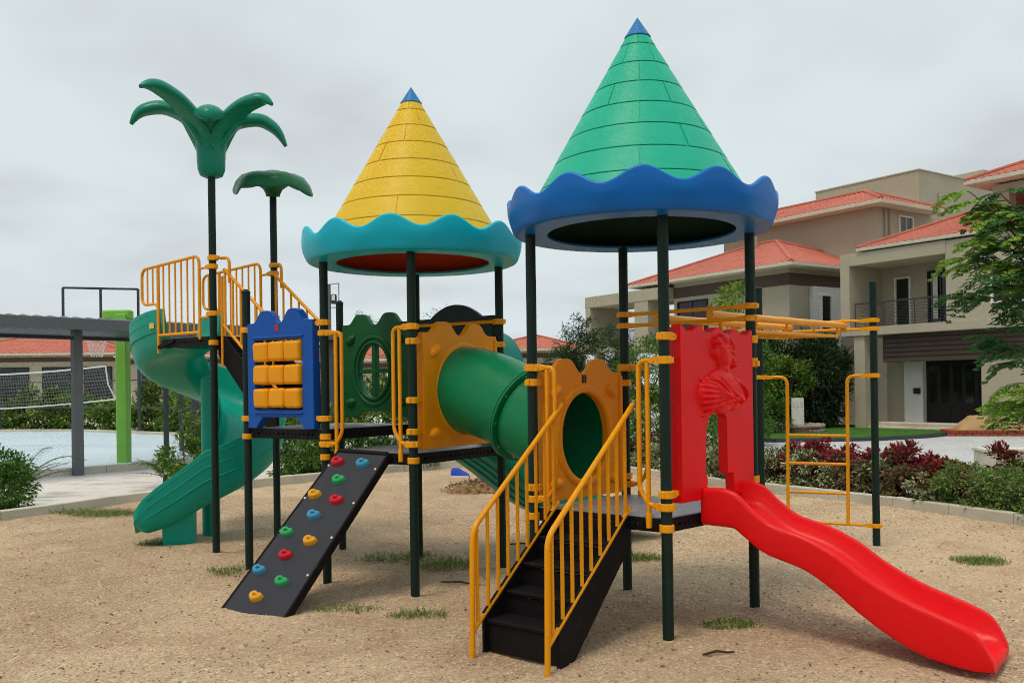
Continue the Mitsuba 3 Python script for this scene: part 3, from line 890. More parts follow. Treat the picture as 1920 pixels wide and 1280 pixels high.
# teal spiral slide
st = np.mean([A, C], axis=0) + wv * 0.93
h0 = math.atan2(wv[1], wv[0])
pts = [st + wv * s for s in np.linspace(0, 0.43, 6)]
Rr = 0.50
p1 = pts[-1]; rightv = np.array([wv[1], -wv[0]]); cc = p1 + rightv * Rr
turn = math.radians(309)
for a in np.linspace(0, turn, 72)[1:]:
    v0 = p1 - cc
    c, s = math.cos(-a), math.sin(-a)
    pts.append(cc + np.array([v0[0] * c - v0[1] * s, v0[0] * s + v0[1] * c]))
he = h0 - turn
pts += [pts[-1] + np.array([math.cos(he), math.sin(he)]) * s for s in np.linspace(0.05, 0.76, 16)]
pts = np.array(pts)
sl = np.r_[0, np.cumsum(np.linalg.norm(np.diff(pts, axis=0), axis=1))]
tot = sl[-1]
fz = PchipInterpolator([0, 0.30, 0.87, 1.67, 2.45, 3.13, 3.60, tot], [2.27, 2.24, 2.02, 1.56, 1.00, 0.54, 0.27, 0.13])
spath = np.column_stack([pts, fz(sl)])


def spiral_prof(i):
    f = sl[i] / tot
    ho = float(np.interp(f, [0, 0.10, 0.25, 0.6, 0.80, 0.94, 0.98, 1.0], [0.36, 0.38, 0.40, 0.46, 0.50, 0.40, 0.34, 0.24]))
    hi = float(np.interp(f, [0, 0.10, 0.25, 0.6, 0.80, 0.95, 0.985, 1.0], [0.36, 0.38, 0.34, 0.32, 0.36, 0.36, 0.30, 0.20]))
    x = 0.375 - 0.06 * float(np.interp(f, [0.95, 0.985, 1.0], [0, 0.3, 1]))
    lo = -0.13 * float(np.interp(f, [0, 0.05, 0.90, 0.97, 1.0], [0.5, 1, 0.9, 0.4, -0.5]))
    a = np.linspace(0, math.pi / 2, 7)
    outl = [(-x - 0.02, ho), (-x - 0.012, ho * 0.6), (-x, 0.16)] + [(-x + 0.17 * (1 - math.cos(b)), 0.16 - (0.16 - lo) * math.sin(b)) for b in a[1:]]
    outr = [(x - 0.17 * (1 - math.cos(b)), 0.16 - (0.16 - lo) * math.sin(b)) for b in a[1:][::-1]] + [(x, 0.16), (x + 0.012, hi * 0.6), (x + 0.02, hi)]
    t = 0.03
    inr = [(x + 0.02 - t * 0.3, hi + 0.012), (x + 0.02 - t, hi + 0.006), (x + 0.004 - t, hi * 0.6), (x - t, 0.18)] + [(x - t - 0.15 * (1 - math.cos(b)), 0.18 - 0.18 * math.sin(b)) for b in a[2::2]]
    inl = [(-x + t + 0.15 * (1 - math.cos(b)), 0.18 - 0.18 * math.sin(b)) for b in a[2::2][::-1]] + [(-x + t, 0.18), (-x - 0.004 + t, ho * 0.6), (-x - 0.02 + t, ho + 0.006), (-x - 0.02 + t * 0.3, ho + 0.012)]
    return outl + outr + inr + inl


SS = part(PS, 'slide', sweep(spath, spiral_prof), 'm_teal', 50, label='teal spiral slide winding down from the highest deck')
for o in (0.30, 0.60, 0.85):
    rib = []
    for i in range(2, len(spath) - 3):
        pr = np.asarray(spiral_prof(i)); hmax = pr[0][1]
        d = pts[i + 1] - pts[i - 1]; d /= np.linalg.norm(d)
        r = np.array([d[1], -d[0]]) * -(0.380 + 0.012 * o)
        rib.append([pts[i][0] + r[0], pts[i][1] + r[1], spath[i][2] + 0.02 + hmax * o])
    part(SS, 'rib', tube(np.array(rib), 0.0075, 6), 'm_teal', True)
part(SS, 'column', shift(lathe([(0, -0.2), (0.105, -0.2), (0.105, 1.86), (0.09, 1.90), (0, 1.91)], 32), (cc[0], cc[1], 0)), 'm_teal', 40)
i0_, i1_ = len(spath) - 14, len(spath) - 6
zb_ = spath[i0_:i1_, 2]
foot = sweep(np.column_stack([pts[i0_:i1_], np.zeros(i1_ - i0_)]), lambda i: [(-0.20, -0.06), (-0.24, zb_[i] - 0.04), (0.24, zb_[i] - 0.04), (0.20, -0.06)])
part(SS, 'support_foot', foot, 'm_teal', 40)
ws_ = np.array([-rightv[0], -rightv[1]])
qs = st + wv * 0.22 + ws_ * 0.392
part(SS, 'sticker', place(cbox((0.095, 0.060, 0.006), 0.002), V3(qs, 2.46), wv3, (0, 0, 1.0), V3(ws_)), 'm_sticker_yellow')

# teal rear slide, its cover by the arched panel
pl = Plane(G, N)
nb = -pl.n
mid = pl.at(pl.L * 0.54, 0, 0)
dr2 = U3(nb * math.cos(0.25) + pl.u * math.sin(0.25))
dd = np.linspace(0, 2.75, 50)
zz = PchipInterpolator([0, 0.20, 0.6, 0.9, 1.4, 2.0, 2.75], [1.13, 1.02, 0.76, 0.56, 0.34, 0.21, 0.15])(dd)
rpath = np.column_stack([mid[0] + dr2[0] * dd, mid[1] + dr2[1] * dd, zz - 0.05])
RR = part(PS, 'slide', sweep(rpath, lambda i: chute_prof(0.76, float(np.interp(dd[i], [0, 0.5, 2.4, 2.75], [0.55, 0.34, 0.30, 0.16])), 0.05, 0.03, 0.03)), 'm_teal', 50, label='teal straight slide going down behind the yellow tower')
for o in (-0.15, 0.0, 0.15):
    sidev = np.array([dr2[1], -dr2[0], 0])
    part(RR, 'rib', tube(rpath[1:-1] + sidev * o + np.array([0, 0, -0.004]), 0.014, 6), 'm_teal', True)
cov = []
ua = np.linspace(0.15, math.pi - 0.15, 24)
for d in np.linspace(-0.05, 0.42, 8):
    cov.append([mid + dr2 * d + np.array([dr2[1], -dr2[0], 0]) * (0.47 * math.cos(a)) + np.array([0, 0, 1.72 + 0.56 * math.sin(a) ** 0.7]) for a in ua])
part(RR, 'hood', grid_mesh(np.array(cov)), 'm_teal', True)


# ---- stair flights
def stairs(pl, sA, sB, dz_top, d0, d1, ztop, zbot, nstep, rail0, rail1, low0, low1, nbal, newel=True, lbl=None, loops=True):
    """flight leaving plane pl outwards between s=sA and s=sB; rails are (d, z) lines"""
    k = thing_part = None
    run = (d1 - d0) / nstep
    m0 = []
    for i in range(nstep):
        z = ztop - (i + 1) * (ztop - zbot) / nstep
        d = d0 + i * run
        m = shift(cbox((sB - sA - 0.03, 0.028, run + 0.03), 0.006), ((sA + sB) / 2, z, d + run / 2 + 0.015))
        ri = shift(cbox((sB - sA - 0.03, (ztop - zbot) / nstep - 0.03, 0.012), 0.003), ((sA + sB) / 2, z + (ztop - zbot) / nstep / 2 - 0.006, d + 0.004))
        if k is None:
            k = part(PS, 'staircase', pl.put(cat([m, ri])), 'm_black', label=lbl)
        else:
            part(k, 'step', pl.put(m), 'm_black')
            part(k, 'riser', pl.put(ri), 'm_black')
        # nosing
        part(k, 'nosing', pl.put(shift(tube(np.array([[sA + 0.02, 0, 0], [sB - 0.02, 0, 0]]), 0.011, 8), (0, z + 0.006, d + run + 0.022))), 'm_black', 30)
    last = shift(cbox((sB - sA - 0.03, max(zbot - 0.0, 0.06), 0.012), 0.003), ((sA + sB) / 2, zbot / 2 - 0.02 + (0.0 if zbot < 0.4 else zbot / 2 - 0.06), d1 + 0.004))
    if zbot < 0.4: part(k, 'riser', pl.put(last), 'm_black')
    for s in (sA, sB):
        sl = (ztop - zbot) / (d1 - d0)
        up = [(d0 - 0.03, ztop + 0.02), (d0 + 0.06, ztop + 0.02), (d1 + 0.05, zbot + 0.06 + 0.0)]
        lo = [(d1 + 0.05, max(zbot - 0.24, -0.06)), (d1 - 0.07, max(zbot - 0.24, -0.06)), (d0 - 0.03, ztop - 0.185)]
        poly = sg.Polygon([(a, b) for a, b in up + lo])
        st_ = prism(poly, 0.018, 0.004, 2)
        me = place(st_, (0, 0, 0), pl.n, np.array([0, 0, 1.0]), -pl.u)
        part(k, 'stringer', shift(me, pl.at(s, 0, 0) + pl.u * 0.009), 'm_black', 20)
        P = lambda d, z: pl.at(s, z, d)
        top_pts = [P(*rail0), P(*rail1)]
        if newel:
            top_pts.append(P(rail1[0] + 0.015, -0.10))
        hr = tube(fillet(top_pts, 0.08), 0.0185, 10)
        part(k, 'handrail', hr, 'm_yellow_tube', True)
        part(k, 'lower_rail', tube(np.array([P(*low0), P(*low1)]), 0.0165, 10), 'm_yellow_tube', 40)
        for t in (np.arange(nbal) + 0.5) / nbal:
            d = low0[0] + (low1[0] - low0[0]) * t
            za = low0[1] + (low1[1] - low0[1]) * t
            zb = np.interp(d, [min(rail0[0], rail1[0]), max(rail0[0], rail1[0])], [rail0[1], rail1[1]] if rail0[0] < rail1[0] else [rail1[1], rail0[1]])
            part(k, 'baluster', tube(np.array([P(d, za), P(d, zb)]), 0.0125, 8), 'm_yellow_tube', 40)
    return k


def grab(nm, toward, ztop, zbot, foot=True, w1=0.205, w2=0.135):
    """grab loop fixed to a post by two clamps"""
    p = posts[nm][1]
    u = U3(V3(toward) - V3(p))
    P = lambda s, z: V3(p, z) + u * s
    bz = 0.10
    pts = [P(PR + 0.03, ztop), P(w1 - 0.02, ztop), P(w1, ztop - 0.10), P(w1, zbot + 0.12), P(w1 - 0.06, zbot + 0.01), P(PR + 0.03, zbot)]
    pts = [P(PR + 0.03, ztop), P(w1, ztop), P(w1, zbot + 0.11), P(w2, zbot + 0.01), P(PR + 0.03, zbot)]
    k = part(PS, 'grab_rail', tube(fillet(pts, 0.085), 0.0165, 10), 'm_yellow_tube', True)
    part(k, 'bar', tube(np.array([P(w2, ztop - 0.012), P(w2, zbot - (0.125 if foot else 0.0))]), 0.0165, 10), 'm_yellow_tube', 40)
    if foot:
        part(k, 'foot', shift(lathe([(0, -0.05), (0.02, -0.05), (0.022, -0.045), (0.022, 0.045), (0.02, 0.05), (0, 0.05)], 14), P(w2, zbot - 0.10)), 'm_amber', 30)
    clamp(nm, ztop, toward, 0.085); clamp(nm, zbot, toward, 0.06)


plMI = Plane(M, I)
stairs(plMI, 0.21, 0.815, 0, 0.02, 0.80, 0.80, 0.18, 4, (-0.08, 1.585), (0.945, 0.795), (-0.02, 0.875), (0.955, 0.135), 9, lbl='black stairs with yellow handrails up to the green roofed tower')
for nm, to, zt, zb in (('I', M, 1.885, 0.900), ('M', I, 1.860, 0.885), ('E', F, 2.222, 1.235), ('F', E, 2.232, 1.255)):
    grab(nm, to, zt, zb)
for nm, to in (('J', H), ('H', J)):
    grab(nm, to, 1.87, 0.905)
plAC = Plane(A, C)  # outward normal: towards the lower deck
dist = float(np.dot(np.mean([B, D], axis=0) - np.mean([A, C], axis=0), plAC.n[:2]))
stairs(plAC, 0.07, plAC.L - 0.07, 0, 0.02, dist - 0.06, ZD4 - 0.02, ZD3 + 0.16, 4, (0.10, 2.99), (dist - 0.02, 2.36), (0.05, 2.43), (dist, 1.72), 7, newel=False, lbl='short black stairs with yellow rails between the two left decks')
for nm, to, other in (('A', C, B), ('C', A, D)):
    p = posts[nm][1]
    un = plAC.n; uu = U3(V3(to) - V3(p)) * 0.06
    P = lambda d, z: V3(p, z) + un * d + uu * min(1, d / 0.05)
    k = part(PS, 'grab_rail', tube(fillet([P(PR + 0.02, 3.11), P(0.20, 3.10), P(0.20, 2.84)], 0.13, 8), 0.0165, 10), 'm_yellow_tube', True)
    clamp(nm, 3.11, (p[0] + un[0], p[1] + un[1]), 0.07); clamp(nm, 3.02, (p[0] + wv[0], p[1] + wv[1]), 0.09)
    clamp(nm, ZD4 - 0.075, None); clamp(nm, 2.53, (p[0] + wv[0], p[1] + wv[1]), 0.07)
    # side barrier of the high deck
    Q = lambda s, z: V3(p, z) + wv3 * s
    o = [Q(0.235, 2.27), Q(0.235, 3.16), Q(1.32, 3.10), Q(1.32, 2.70), Q(1.0, 2.70), Q(1.0, 2.30)]
    k = part(PS, 'barrier', tube(fillet(o, 0.10, 7), 0.0165, 10), 'm_yellow_tube', True)
    part(k, 'end_bar', tube(np.array([Q(1.0, 2.15), Q(1.0, 3.12)]), 0.0185, 10), 'm_yellow_tube', 40)
    part(k, 'lower_rail', tube(np.array([Q(0.235, 2.345), Q(1.0, 2.345)]), 0.0165, 10), 'm_yellow_tube', 40)
    part(k, 'connector', tube(np.array([Q(PR + 0.05, 3.02), Q(0.24, 3.02)]), 0.0135, 8), 'm_yellow_tube', 40)
    part(k, 'connector', tube(np.array([Q(PR + 0.03, 2.50), Q(0.24, 2.50)]), 0.0135, 8), 'm_yellow_tube', 40)
    for s in np.linspace(0.34, 0.90, 6):
        part(k, 'baluster', tube(np.array([Q(s, 2.345), Q(s, 3.16 - 0.06 * (s - 0.235) / 1.085)]), 0.0105, 8), 'm_yellow_tube', 40)
    for s in (1.105, 1.21):
        part(k, 'baluster', tube(np.array([Q(s, 2.70), Q(s, 3.16 - 0.06 * (s - 0.235) / 1.085)]), 0.0105, 8), 'm_yellow_tube', 40)
part(PS, 'grab_rail', tube(np.array([V3(A) + plAC.n * 0.07 + plAC.u * 0.06 + np.array([0, 0, z]) for z in (1.98, 2.92)]), 0.0165, 10), 'm_yellow_tube', 40)

# deck clamps and panel clamps
for nm, z in (('I', 0.758), ('J', 0.758), ('H', 0.758), ('M', 0.758), ('F', 1.120), ('N', 1.120), ('E', 1.120), ('G', 1.120), ('B', 1.285), ('E', 1.300), ('D', 1.285)):
    clamp(nm, z, None)
for nm, z, to in (('M', 1.750, H), ('H', 1.740, M), ('H', 0.97, M), ('M', 0.97, H), ('H', 1.86, I), ('F', 2.110, N), ('N', 2.12, F), ('B', 2.295, E), ('B', 1.455, E), ('E', 2.315, B), ('E', 1.462, B), ('D', 2.30, G), ('F', 1.62, N), ('F', 1.36, N)):
    clamp(nm, z, to, 0.075)

# ---- climbing wall
tl, tr_, br, bl = np.array([-1.525, 7.935, 1.185]), np.array([-1.052, 7.632, 1.172]), np.array([-1.765, 6.985, -0.01]), np.array([-2.345, 7.36, 0.0])
bl = bl + (bl - tl) * 0.06; br = br + (br - tr_) * 0.06
wx = U3((tr_ - tl) + (br - bl)); dn = U3((bl - tl) + (br - tr_)); nn = U3(np.cross(wx, -dn))
if nn[2] < 0: nn = -nn
th = 0.022
v8 = [tl, tr_, br, bl] + [q - nn * th for q in (tl, tr_, br, bl)]
CW = part(PS, 'climbing_wall', hull(v8), 'm_board', label='dark grey sloping climbing board with coloured holds')
for a, b in ((tl, bl), (tr_, br)):
    part(CW, 'side_rail', beam(a - nn * 0.03, b - nn * 0.03, 0.022, 0.07, 0.003, upd=nn), 'm_black')
part(CW, 'top_lip', beam(tl - nn * 0.005, tr_ - nn * 0.005, 0.03, 0.04, 0.004, upd=nn), 'm_black')
BW = lambda a, b: (tl * (1 - a) + tr_ * a) * (1 - b) + (bl * (1 - a) + br * a) * b
holds = [(0.155, 0.075, 'red'), (0.66, 0.075, 'blue'), (0.42, 0.185, 'green'), (0.17, 0.285, 'yellow'), (0.63, 0.305, 'red'), (0.415, 0.405, 'blue'), (0.165, 0.52, 'green'), (0.645, 0.55, 'yellow'),
         (0.41, 0.645, 'red'), (0.155, 0.745, 'blue'), (0.63, 0.785, 'green'), (0.40, 0.885, 'yellow')]
hx = np.linspace(0, 2 * np.pi, 40, endpoint=False)
for a, b, cname in holds:
    rr = 0.052 * (1 + 0.10 * np.cos(2 * hx) + 0.06 * np.sin(3 * hx + 0.5) - 0.42 * np.exp(-((hx - 1.15) / 0.34) ** 2))
    rows = []
    for f, z in ((1.03, 0.0), (1.0, 0.012), (0.95, 0.027), (0.86, 0.036), (0.70, 0.040), (0.34, 0.039), (0.30, 0.030), (0.22, 0.020), (0.0, 0.020)):
        rows.append(np.stack([rr * f * np.cos(hx) * 1.22, rr * f * np.sin(hx) * 0.88 + 0.010 * z / 0.04, np.full_like(hx, z)], -1))
    me = grid_mesh(np.stack(rows, 1), closed_u=True)
    o = BW(a, b)
    hd = part(CW, 'climbing_hold', place(me, o, wx, -dn, nn), f'm_hold_{cname}', 40, label=f'{cname} climbing hold')
for a in (0.035, 0.955):
    for b in (0.10, 0.31, 0.515, 0.73):
        part(CW, 'bolt', place(lathe([(0.013, -0.002), (0.013, 0.004), (0.009, 0.010), (0, 0.011)], 10), BW(a, b), wx, -dn, nn), 'm_bolt', 40)

# ---- overhead bars and ladder
HJ = Plane(J, H); KL = Plane(K, Lp)
for pq, nmA, nmB, zs in ((HJ, 'J', 'H', (2.305, 2.212)), (KL, 'K', 'L', (2.360, 2.272))):
    for z in zs:
        part(PS, 'crossbar', tube(np.array([pq.at(PR + 0.04, z), pq.at(pq.L - PR - 0.04, z)]), 0.0155, 10), 'm_amber', 40)
        clamp(nmA, z, posts[nmB][1], 0.12, h=0.045); clamp(nmB, z, posts[nmA][1], 0.12, h=0.045)
ends = []
for f0, f1 in ((0.30, 0.25), (0.72, 0.72)):
    a, b = HJ.at(HJ.L * f0, 2.26), KL.at(KL.L * f1, 2.317)
    ends.append((a, b))
    k = part(PS, 'overhead_rail', tube(np.array([a, b]), 0.033, 12), 'm_yellow_tube', 40)
    for q, pq in ((a, HJ), (b, KL)):
        part(k, 'bracket', place(cbox((0.05, 0.135, 0.012), 0.003), q, pq.u, (0, 0, 1.0), pq.n), 'm_amber')
    dz = np.array([0, 0, -0.115])
    a2, b2 = a * 0.94 + b * 0.06, a * 0.06 + b * 0.94
    part(k, 'lower_bar', tube(fillet([a2, a2 + dz, b2 + dz, b2], 0.035), 0.017, 10), 'm_yellow_tube', True)
    for f in (0.28, 0.50, 0.72):
        q = a * (1 - f) + b * f
        part(k, 'hanger', tube(np.array([q, q + dz]), 0.013, 8), 'm_yellow_tube', 40)
for f in np.linspace(0.12, 0.88, 7):
    q0 = ends[0][0] * (1 - f) + ends[0][1] * f; q1 = ends[1][0] * (1 - f) + ends[1][1] * f
    part(PS, 'overhead_rung', tube(np.array([q0 + [0, 0, -0.115], q1 + [0, 0, -0.115]]), 0.0145, 10), 'm_yellow_tube', 40)
clamp('J', 2.05, Lp, 0.12)
lad = part(PS, 'ladder', tube(fillet([KL.at(PR + 0.05, 1.785), KL.at(0.265, 1.785), KL.at(0.275, 0.225)], 0.10, 8), 0.0185, 12), 'm_yellow_tube', True, label='yellow ladder between two dark green posts')
part(lad, 'side_rail', tube(fillet([KL.at(KL.L - PR - 0.05, 1.785), KL.at(KL.L - 0.29, 1.785), KL.at(KL.L - 0.28, 0.225)], 0.10, 8), 0.0185, 12), 'm_yellow_tube', True)
for z in (1.155, 0.855, 0.545):
    part(lad, 'rung', tube(np.array([KL.at(0.275, z), KL.at(KL.L - 0.28, z)]), 0.0155, 10), 'm_yellow_tube', 40)
part(lad, 'rung', tube(np.array([KL.at(PR + 0.03, 0.225), KL.at(KL.L - PR - 0.03, 0.225)]), 0.0165, 10), 'm_yellow_tube', 40)
for nm, o in (('K', Lp), ('L', K)):
    clamp(nm, 1.785, o, 0.13, h=0.045); clamp(nm, 0.225, o, 0.09, h=0.045)

# ---- plastic lily and bell on the two tall posts


def petal(center_pts, widths, thick=0.065, nseg=26):
    P = np.array(center_pts, float)
    t0 = np.linspace(0, 1, len(P)); t = np.linspace(0, 1, nseg)
    C_ = np.column_stack([PchipInterpolator(t0, P[:, k])(t) for k in range(3)])
    W = PchipInterpolator(np.linspace(0, 1, len(widths)), widths)(t)
    tg = np.gradient(C_, axis=0); tg /= np.linalg.norm(tg, axis=1, keepdims=True)
    hd = U3(P[-1][:2] - P[0][:2]); sd = np.array([-hd[1], hd[0], 0])
    nrm = np.cross(tg, sd); nrm /= np.linalg.norm(nrm, axis=1, keepdims=True)
    a = np.linspace(0, 2 * np.pi, 20, endpoint=False)
    TH = np.minimum(thick, W * 0.62)
    V = np.stack([C_ + np.cos(b) * W[:, None] * sd + (np.sin(b) * TH - 0.22 * W * np.cos(b) ** 2)[:, None] * nrm * 1.0 for b in a], 1)
    m = grid_mesh(V, closed_v=True)
    k = V.shape[1]; n = len(m.vertices)
    v = np.vstack([m.vertices, C_[0], C_[-1]])
    jj = np.arange(k); e = (nseg - 1) * k
    return tri(v, np.vstack([m.faces, np.stack([jj * 0 + n, jj, (jj + 1) % k], 1), np.stack([jj * 0 + n + 1, e + (jj + 1) % k, e + jj], 1)]))


fA = V3(A)
prof = [(0, 3.955), (0.07, 3.95), (0.115, 3.97), (0.138, 4.03), (0.143, 4.12), (0.147, 4.22), (0.158, 4.31), (0.190, 4.40), (0.240, 4.475), (0.285, 4.53), (0.295, 4.55), (0.25, 4.55), (0.12, 4.4), (0, 4.3)]
FL = part(PS, 'lily', shift(lathe(prof, 40), fA), 'm_flower', 50, label='teal plastic lily with curling petals on a tall post')
bear = math.atan2(A[1], A[0]) - math.pi / 2
for azs, pts_, ws in (
        (178, [(0.02, 4.20), (0.14, 4.42), (0.28, 4.59), (0.48, 4.655), (0.66, 4.61), (0.775, 4.46)], [0.12, 0.14, 0.125, 0.11, 0.09, 0.03]),
        (216, [(0.02, 4.20), (0.14, 4.44), (0.28, 4.60), (0.46, 4.71), (0.64, 4.755), (0.80, 4.70)], [0.13, 0.16, 0.14, 0.12, 0.095, 0.03]),
        (322, [(0.02, 4.20), (0.14, 4.44), (0.28, 4.59), (0.46, 4.68), (0.62, 4.705), (0.75, 4.63)], [0.13, 0.16, 0.14, 0.12, 0.095, 0.03]),
        (2, [(0.02, 4.20), (0.14, 4.40), (0.28, 4.56), (0.48, 4.60), (0.64, 4.53), (0.765, 4.34)], [0.12, 0.14, 0.125, 0.11, 0.09, 0.03]),
        (90, [(0.02, 4.20), (0.12, 4.45), (0.26, 4.58), (0.42, 4.62), (0.56, 4.57), (0.66, 4.42)], [0.13, 0.16, 0.14, 0.12, 0.095, 0.03]),
        (268, [(0.06, 4.36), (0.13, 4.47), (0.20, 4.54), (0.29, 4.56), (0.37, 4.52), (0.42, 4.43)], [0.12, 0.145, 0.155, 0.155, 0.135, 0.05])):
    a = math.radians(azs) + bear
    part(FL, 'petal', petal([(fA[0] + r * math.cos(a), fA[1] + r * math.sin(a), z) for r, z in pts_], ws), 'm_flower', True)
fC = V3(C)
nt = 96
th_ = np.arange(nt) * 2 * np.pi / nt
lobe = lambda amp, k=6: amp * np.cos(k * th_ + 0.3)
drp = 0.055 * np.cos(2 * (th_ - math.atan2(C[1], C[0]) - math.pi / 2)) + 0.02 * np.cos(5 * th_ + 0.8)
rows = []
for r, z, la, lz in ((0.0, 3.985, 0, 0), (0.075, 3.985, 0, 0), (0.082, 4.02, 0, 0), (0.105, 4.07, 0, 0.05), (0.17, 4.125, 0.1, 0.1), (0.27, 4.155, 0.3, 0.4), (0.36, 4.130, 0.6, 0.8), (0.405, 4.075, 1, 1), (0.425, 4.070, 1, 1),
                     (0.43, 4.095, 1, 1), (0.40, 4.18, 0.8, 0.8), (0.34, 4.245, 0.5, 0.5), (0.25, 4.275, 0.2, 0.3), (0.15, 4.265, 0.1, 0.1), (0.0, 4.24, 0, 0)):
    rr = r + 0.018 * la * np.cos(6 * th_ + 0.3); rows.append(np.stack([rr * np.cos(th_), rr * np.sin(th_), 3.985 + (z - 3.985) * 0.92 - 0.105 - drp * lz], -1))
Vb = np.stack(rows, 1)
to_cam = -U3(fC[:2]); tl_ = 0.24          # the flower head leans towards the stairs
al_ = Vb[..., 0] * to_cam[0] + Vb[..., 1] * to_cam[1]; zz_b = Vb[..., 2] - 3.88
Vb = Vb + (al_ * (math.cos(tl_) - 1) + zz_b * math.sin(tl_))[..., None] * np.array([to_cam[0], to_cam[1], 0]) + (zz_b * (math.cos(tl_) - 1) - al_ * math.sin(tl_))[..., None] * np.array([0, 0, 1.0])
part(PS, 'bell_flower', shift(grid_mesh(Vb, closed_u=True), fC), 'm_flower_dark', 50, label='dark green plastic bell flower on the second tall post')

# ---------------------------------------------------------------- surroundings: paving, court, lawn


def sheet(name, pts, z, m, label, thick=None, kind='structure'):
    return top(name, shift(extr(sg.Polygon(pts), 0, 0.05), (0, 0, z - 0.05)), m, label, kind=kind)


outer = kerb_line
left_k = [tuple(p) for p in kerb_line if p[0] < -1.0]
right_k = [tuple(p) for p in kerb_line if p[0] > 1.6]
sheet('path', [(-40, 8.5), *[(x - 0.05, y + 0.05) for x, y in left_k], (-1.0, 60), (-40, 60)], 0.02, 'm_paving', 'pale concrete path between the sand and the sports court')
sheet('driveway', [(2.6, 19.0), *[(x + 0.4, y + 0.5) for x, y in right_k[2:]], (40, 8.3), (40, 44), (2.6, 60)], 0.016, 'm_drive', 'pale grey concrete driveway in front of the villas')
sheet('planting_bed', [*[(x + 0.06, y + 0.05) for x, y in right_k], (9.0, 8.6), *[(x + 1.05, y + 0.62) for x, y in right_k[::-1]]], 0.05, 'm_soil', 'strip of brown soil planted behind the right kerb')
sheet('planting_bed', [*[(x - 0.03, y + 0.10) for x, y in kerb_line if -4.4 < x < 2.0 and y > 15], (2.3, 20.5), (-4.2, 20.3)], 0.045, 'm_soil', 'strip of brown soil planted behind the far kerb')

court_pts = [(-13.6, 13.4), (-4.8, 24.1), (-11.2, 33.2), (-18.5, 38.7), (-24, 40.2), (-36, 36)]
sheet('sports_court', court_pts, 0.07, 'm_court', 'pale blue sports court floor')


def line_sheet(p, q, w, z):
    p, q = np.array(p, float), np.array(q, float)
    d = U3(q - p); n = np.array([-d[1], d[0]]) * w / 2
    return extr(sg.Polygon([p + n, q + n, q - n, p - n]), z - 0.002, z)


def court_off(d0, d1, t0, t1):
    a = np.array([-13.6, 13.4]); u = U3(np.array([-4.8, 24.1]) - a); v = np.array([-u[1], u[0]])
    return a + u * t0 + v * d0, a + u * t1 + v * d1


top('court_line', line_sheet(*court_off(0.55, 0.55, 0.3, 13.2), 0.07, 0.075), 'm_courtline', 'dark blue boundary line painted on the sports court', kind='structure')
ck = 'court_kerb'
lab(ck, 'low grey kerb edging the sports court', kind='structure')
cl = np.array(court_pts + court_pts[:1])
for a, b in zip(cl[:-1], cl[1:]):
    nseg = max(1, int(np.linalg.norm(b - a) / 1.5))
    for i in range(nseg):
        p, q = a + (b - a) * (i + 0.004) / nseg, a + (b - a) * (i + 0.996) / nseg
        if p[0] < -26: continue
        part(ck, 'kerbstone', ribbon_solid(np.array([p, (p + q) / 2, q]), 0.16, -0.05, 0.17), 'm_kerb')

sheet('lawn', [(7.6, 26.2), (9.8, 26.2), (12.2, 27.2), (14.0, 28.8), (15.5, 30.5), (14.0, 34.5), (9.0, 37.5), (6.5, 34)], 0.09, 'm_lawn', 'green lawn beside the right villa')
lk = 'lawn_kerb'
lab(lk, 'dark low kerb round the lawn', kind='structure')
lpts = smooth_line([(6.9, 27.0), (7.6, 26.15), (9.8, 26.12), (12.25, 27.1), (14.05, 28.75), (15.3, 30.2)], 60)
for i in range(0, 54, 6):
    part(lk, 'kerbstone', ribbon_solid(lpts[i:i + 6 + (i < 54)][:], 0.14, -0.05, 0.13), 'm_metal_dark')

# ---------------------------------------------------------------- buildings


class Ax:
    def __init__(self, O, u):
        self.O = np.array([O[0], O[1], 0.0]); self.u = V3(U3(np.array(u))); self.v = np.array([-self.u[1], self.u[0], 0])

    def p(self, a, b, z):
        return self.O + self.u * a + self.v * b + np.array([0, 0, z])

    def box(self, a0, a1, b0, b1, z0, z1, c=0.008):
        return place(cbox((a1 - a0, b1 - b0, z1 - z0), c), self.p((a0 + a1) / 2, (b0 + b1) / 2, (z0 + z1) / 2), self.u, self.v, (0, 0, 1.0))

    def tube(self, pts, r, n=8):
        return tube(np.array([self.p(*q) for q in pts]), r, n)


def tile_slope(ax, q00, q10, q11, q01, per=0.25, amp=0.026, rows=None):
    """roof slope between eave q00-q10 and ridge q01-q11 (local a, b, z), with pantile rolls running up the slope and lapped courses"""
    P = [np.array(q, float) for q in (q00, q10, q11, q01)]
    Le = np.linalg.norm(P[1] - P[0]); Lu = np.linalg.norm((P[3] + P[2]) / 2 - (P[0] + P[1]) / 2)
    nc = rows or max(3, int(Lu / 0.34))
    nrm = np.cross(P[1] - P[0], (P[3] + P[2]) / 2 - (P[0] + P[1]) / 2); nrm /= np.linalg.norm(nrm)
    if nrm[2] < 0: nrm = -nrm
    ed = (P[1] - P[0]) / Le
    nu = int(Le / per * 6) + 2
    s = np.linspace(0, 1, nu)
    rows_ = []
    for r in range(nc):
        for f, lift in ((0.0, 0.009), (1.0, 0.0)):
            t = (r + f) / nc
            e0, e1 = P[0] * (1 - t) + P[3] * t, P[1] * (1 - t) + P[2] * t
            pts = e0[None] * (1 - s[:, None]) + e1[None] * s[:, None]
            along = (pts - P[0]) @ ed
            w = amp * np.abs(np.sin(np.pi * along / per)) ** 0.8
            rows_.append(pts + nrm * (w + lift)[:, None])
    V = np.array([[ax.p(*q) for q in row] for row in rows_])
    return grid_mesh(V)


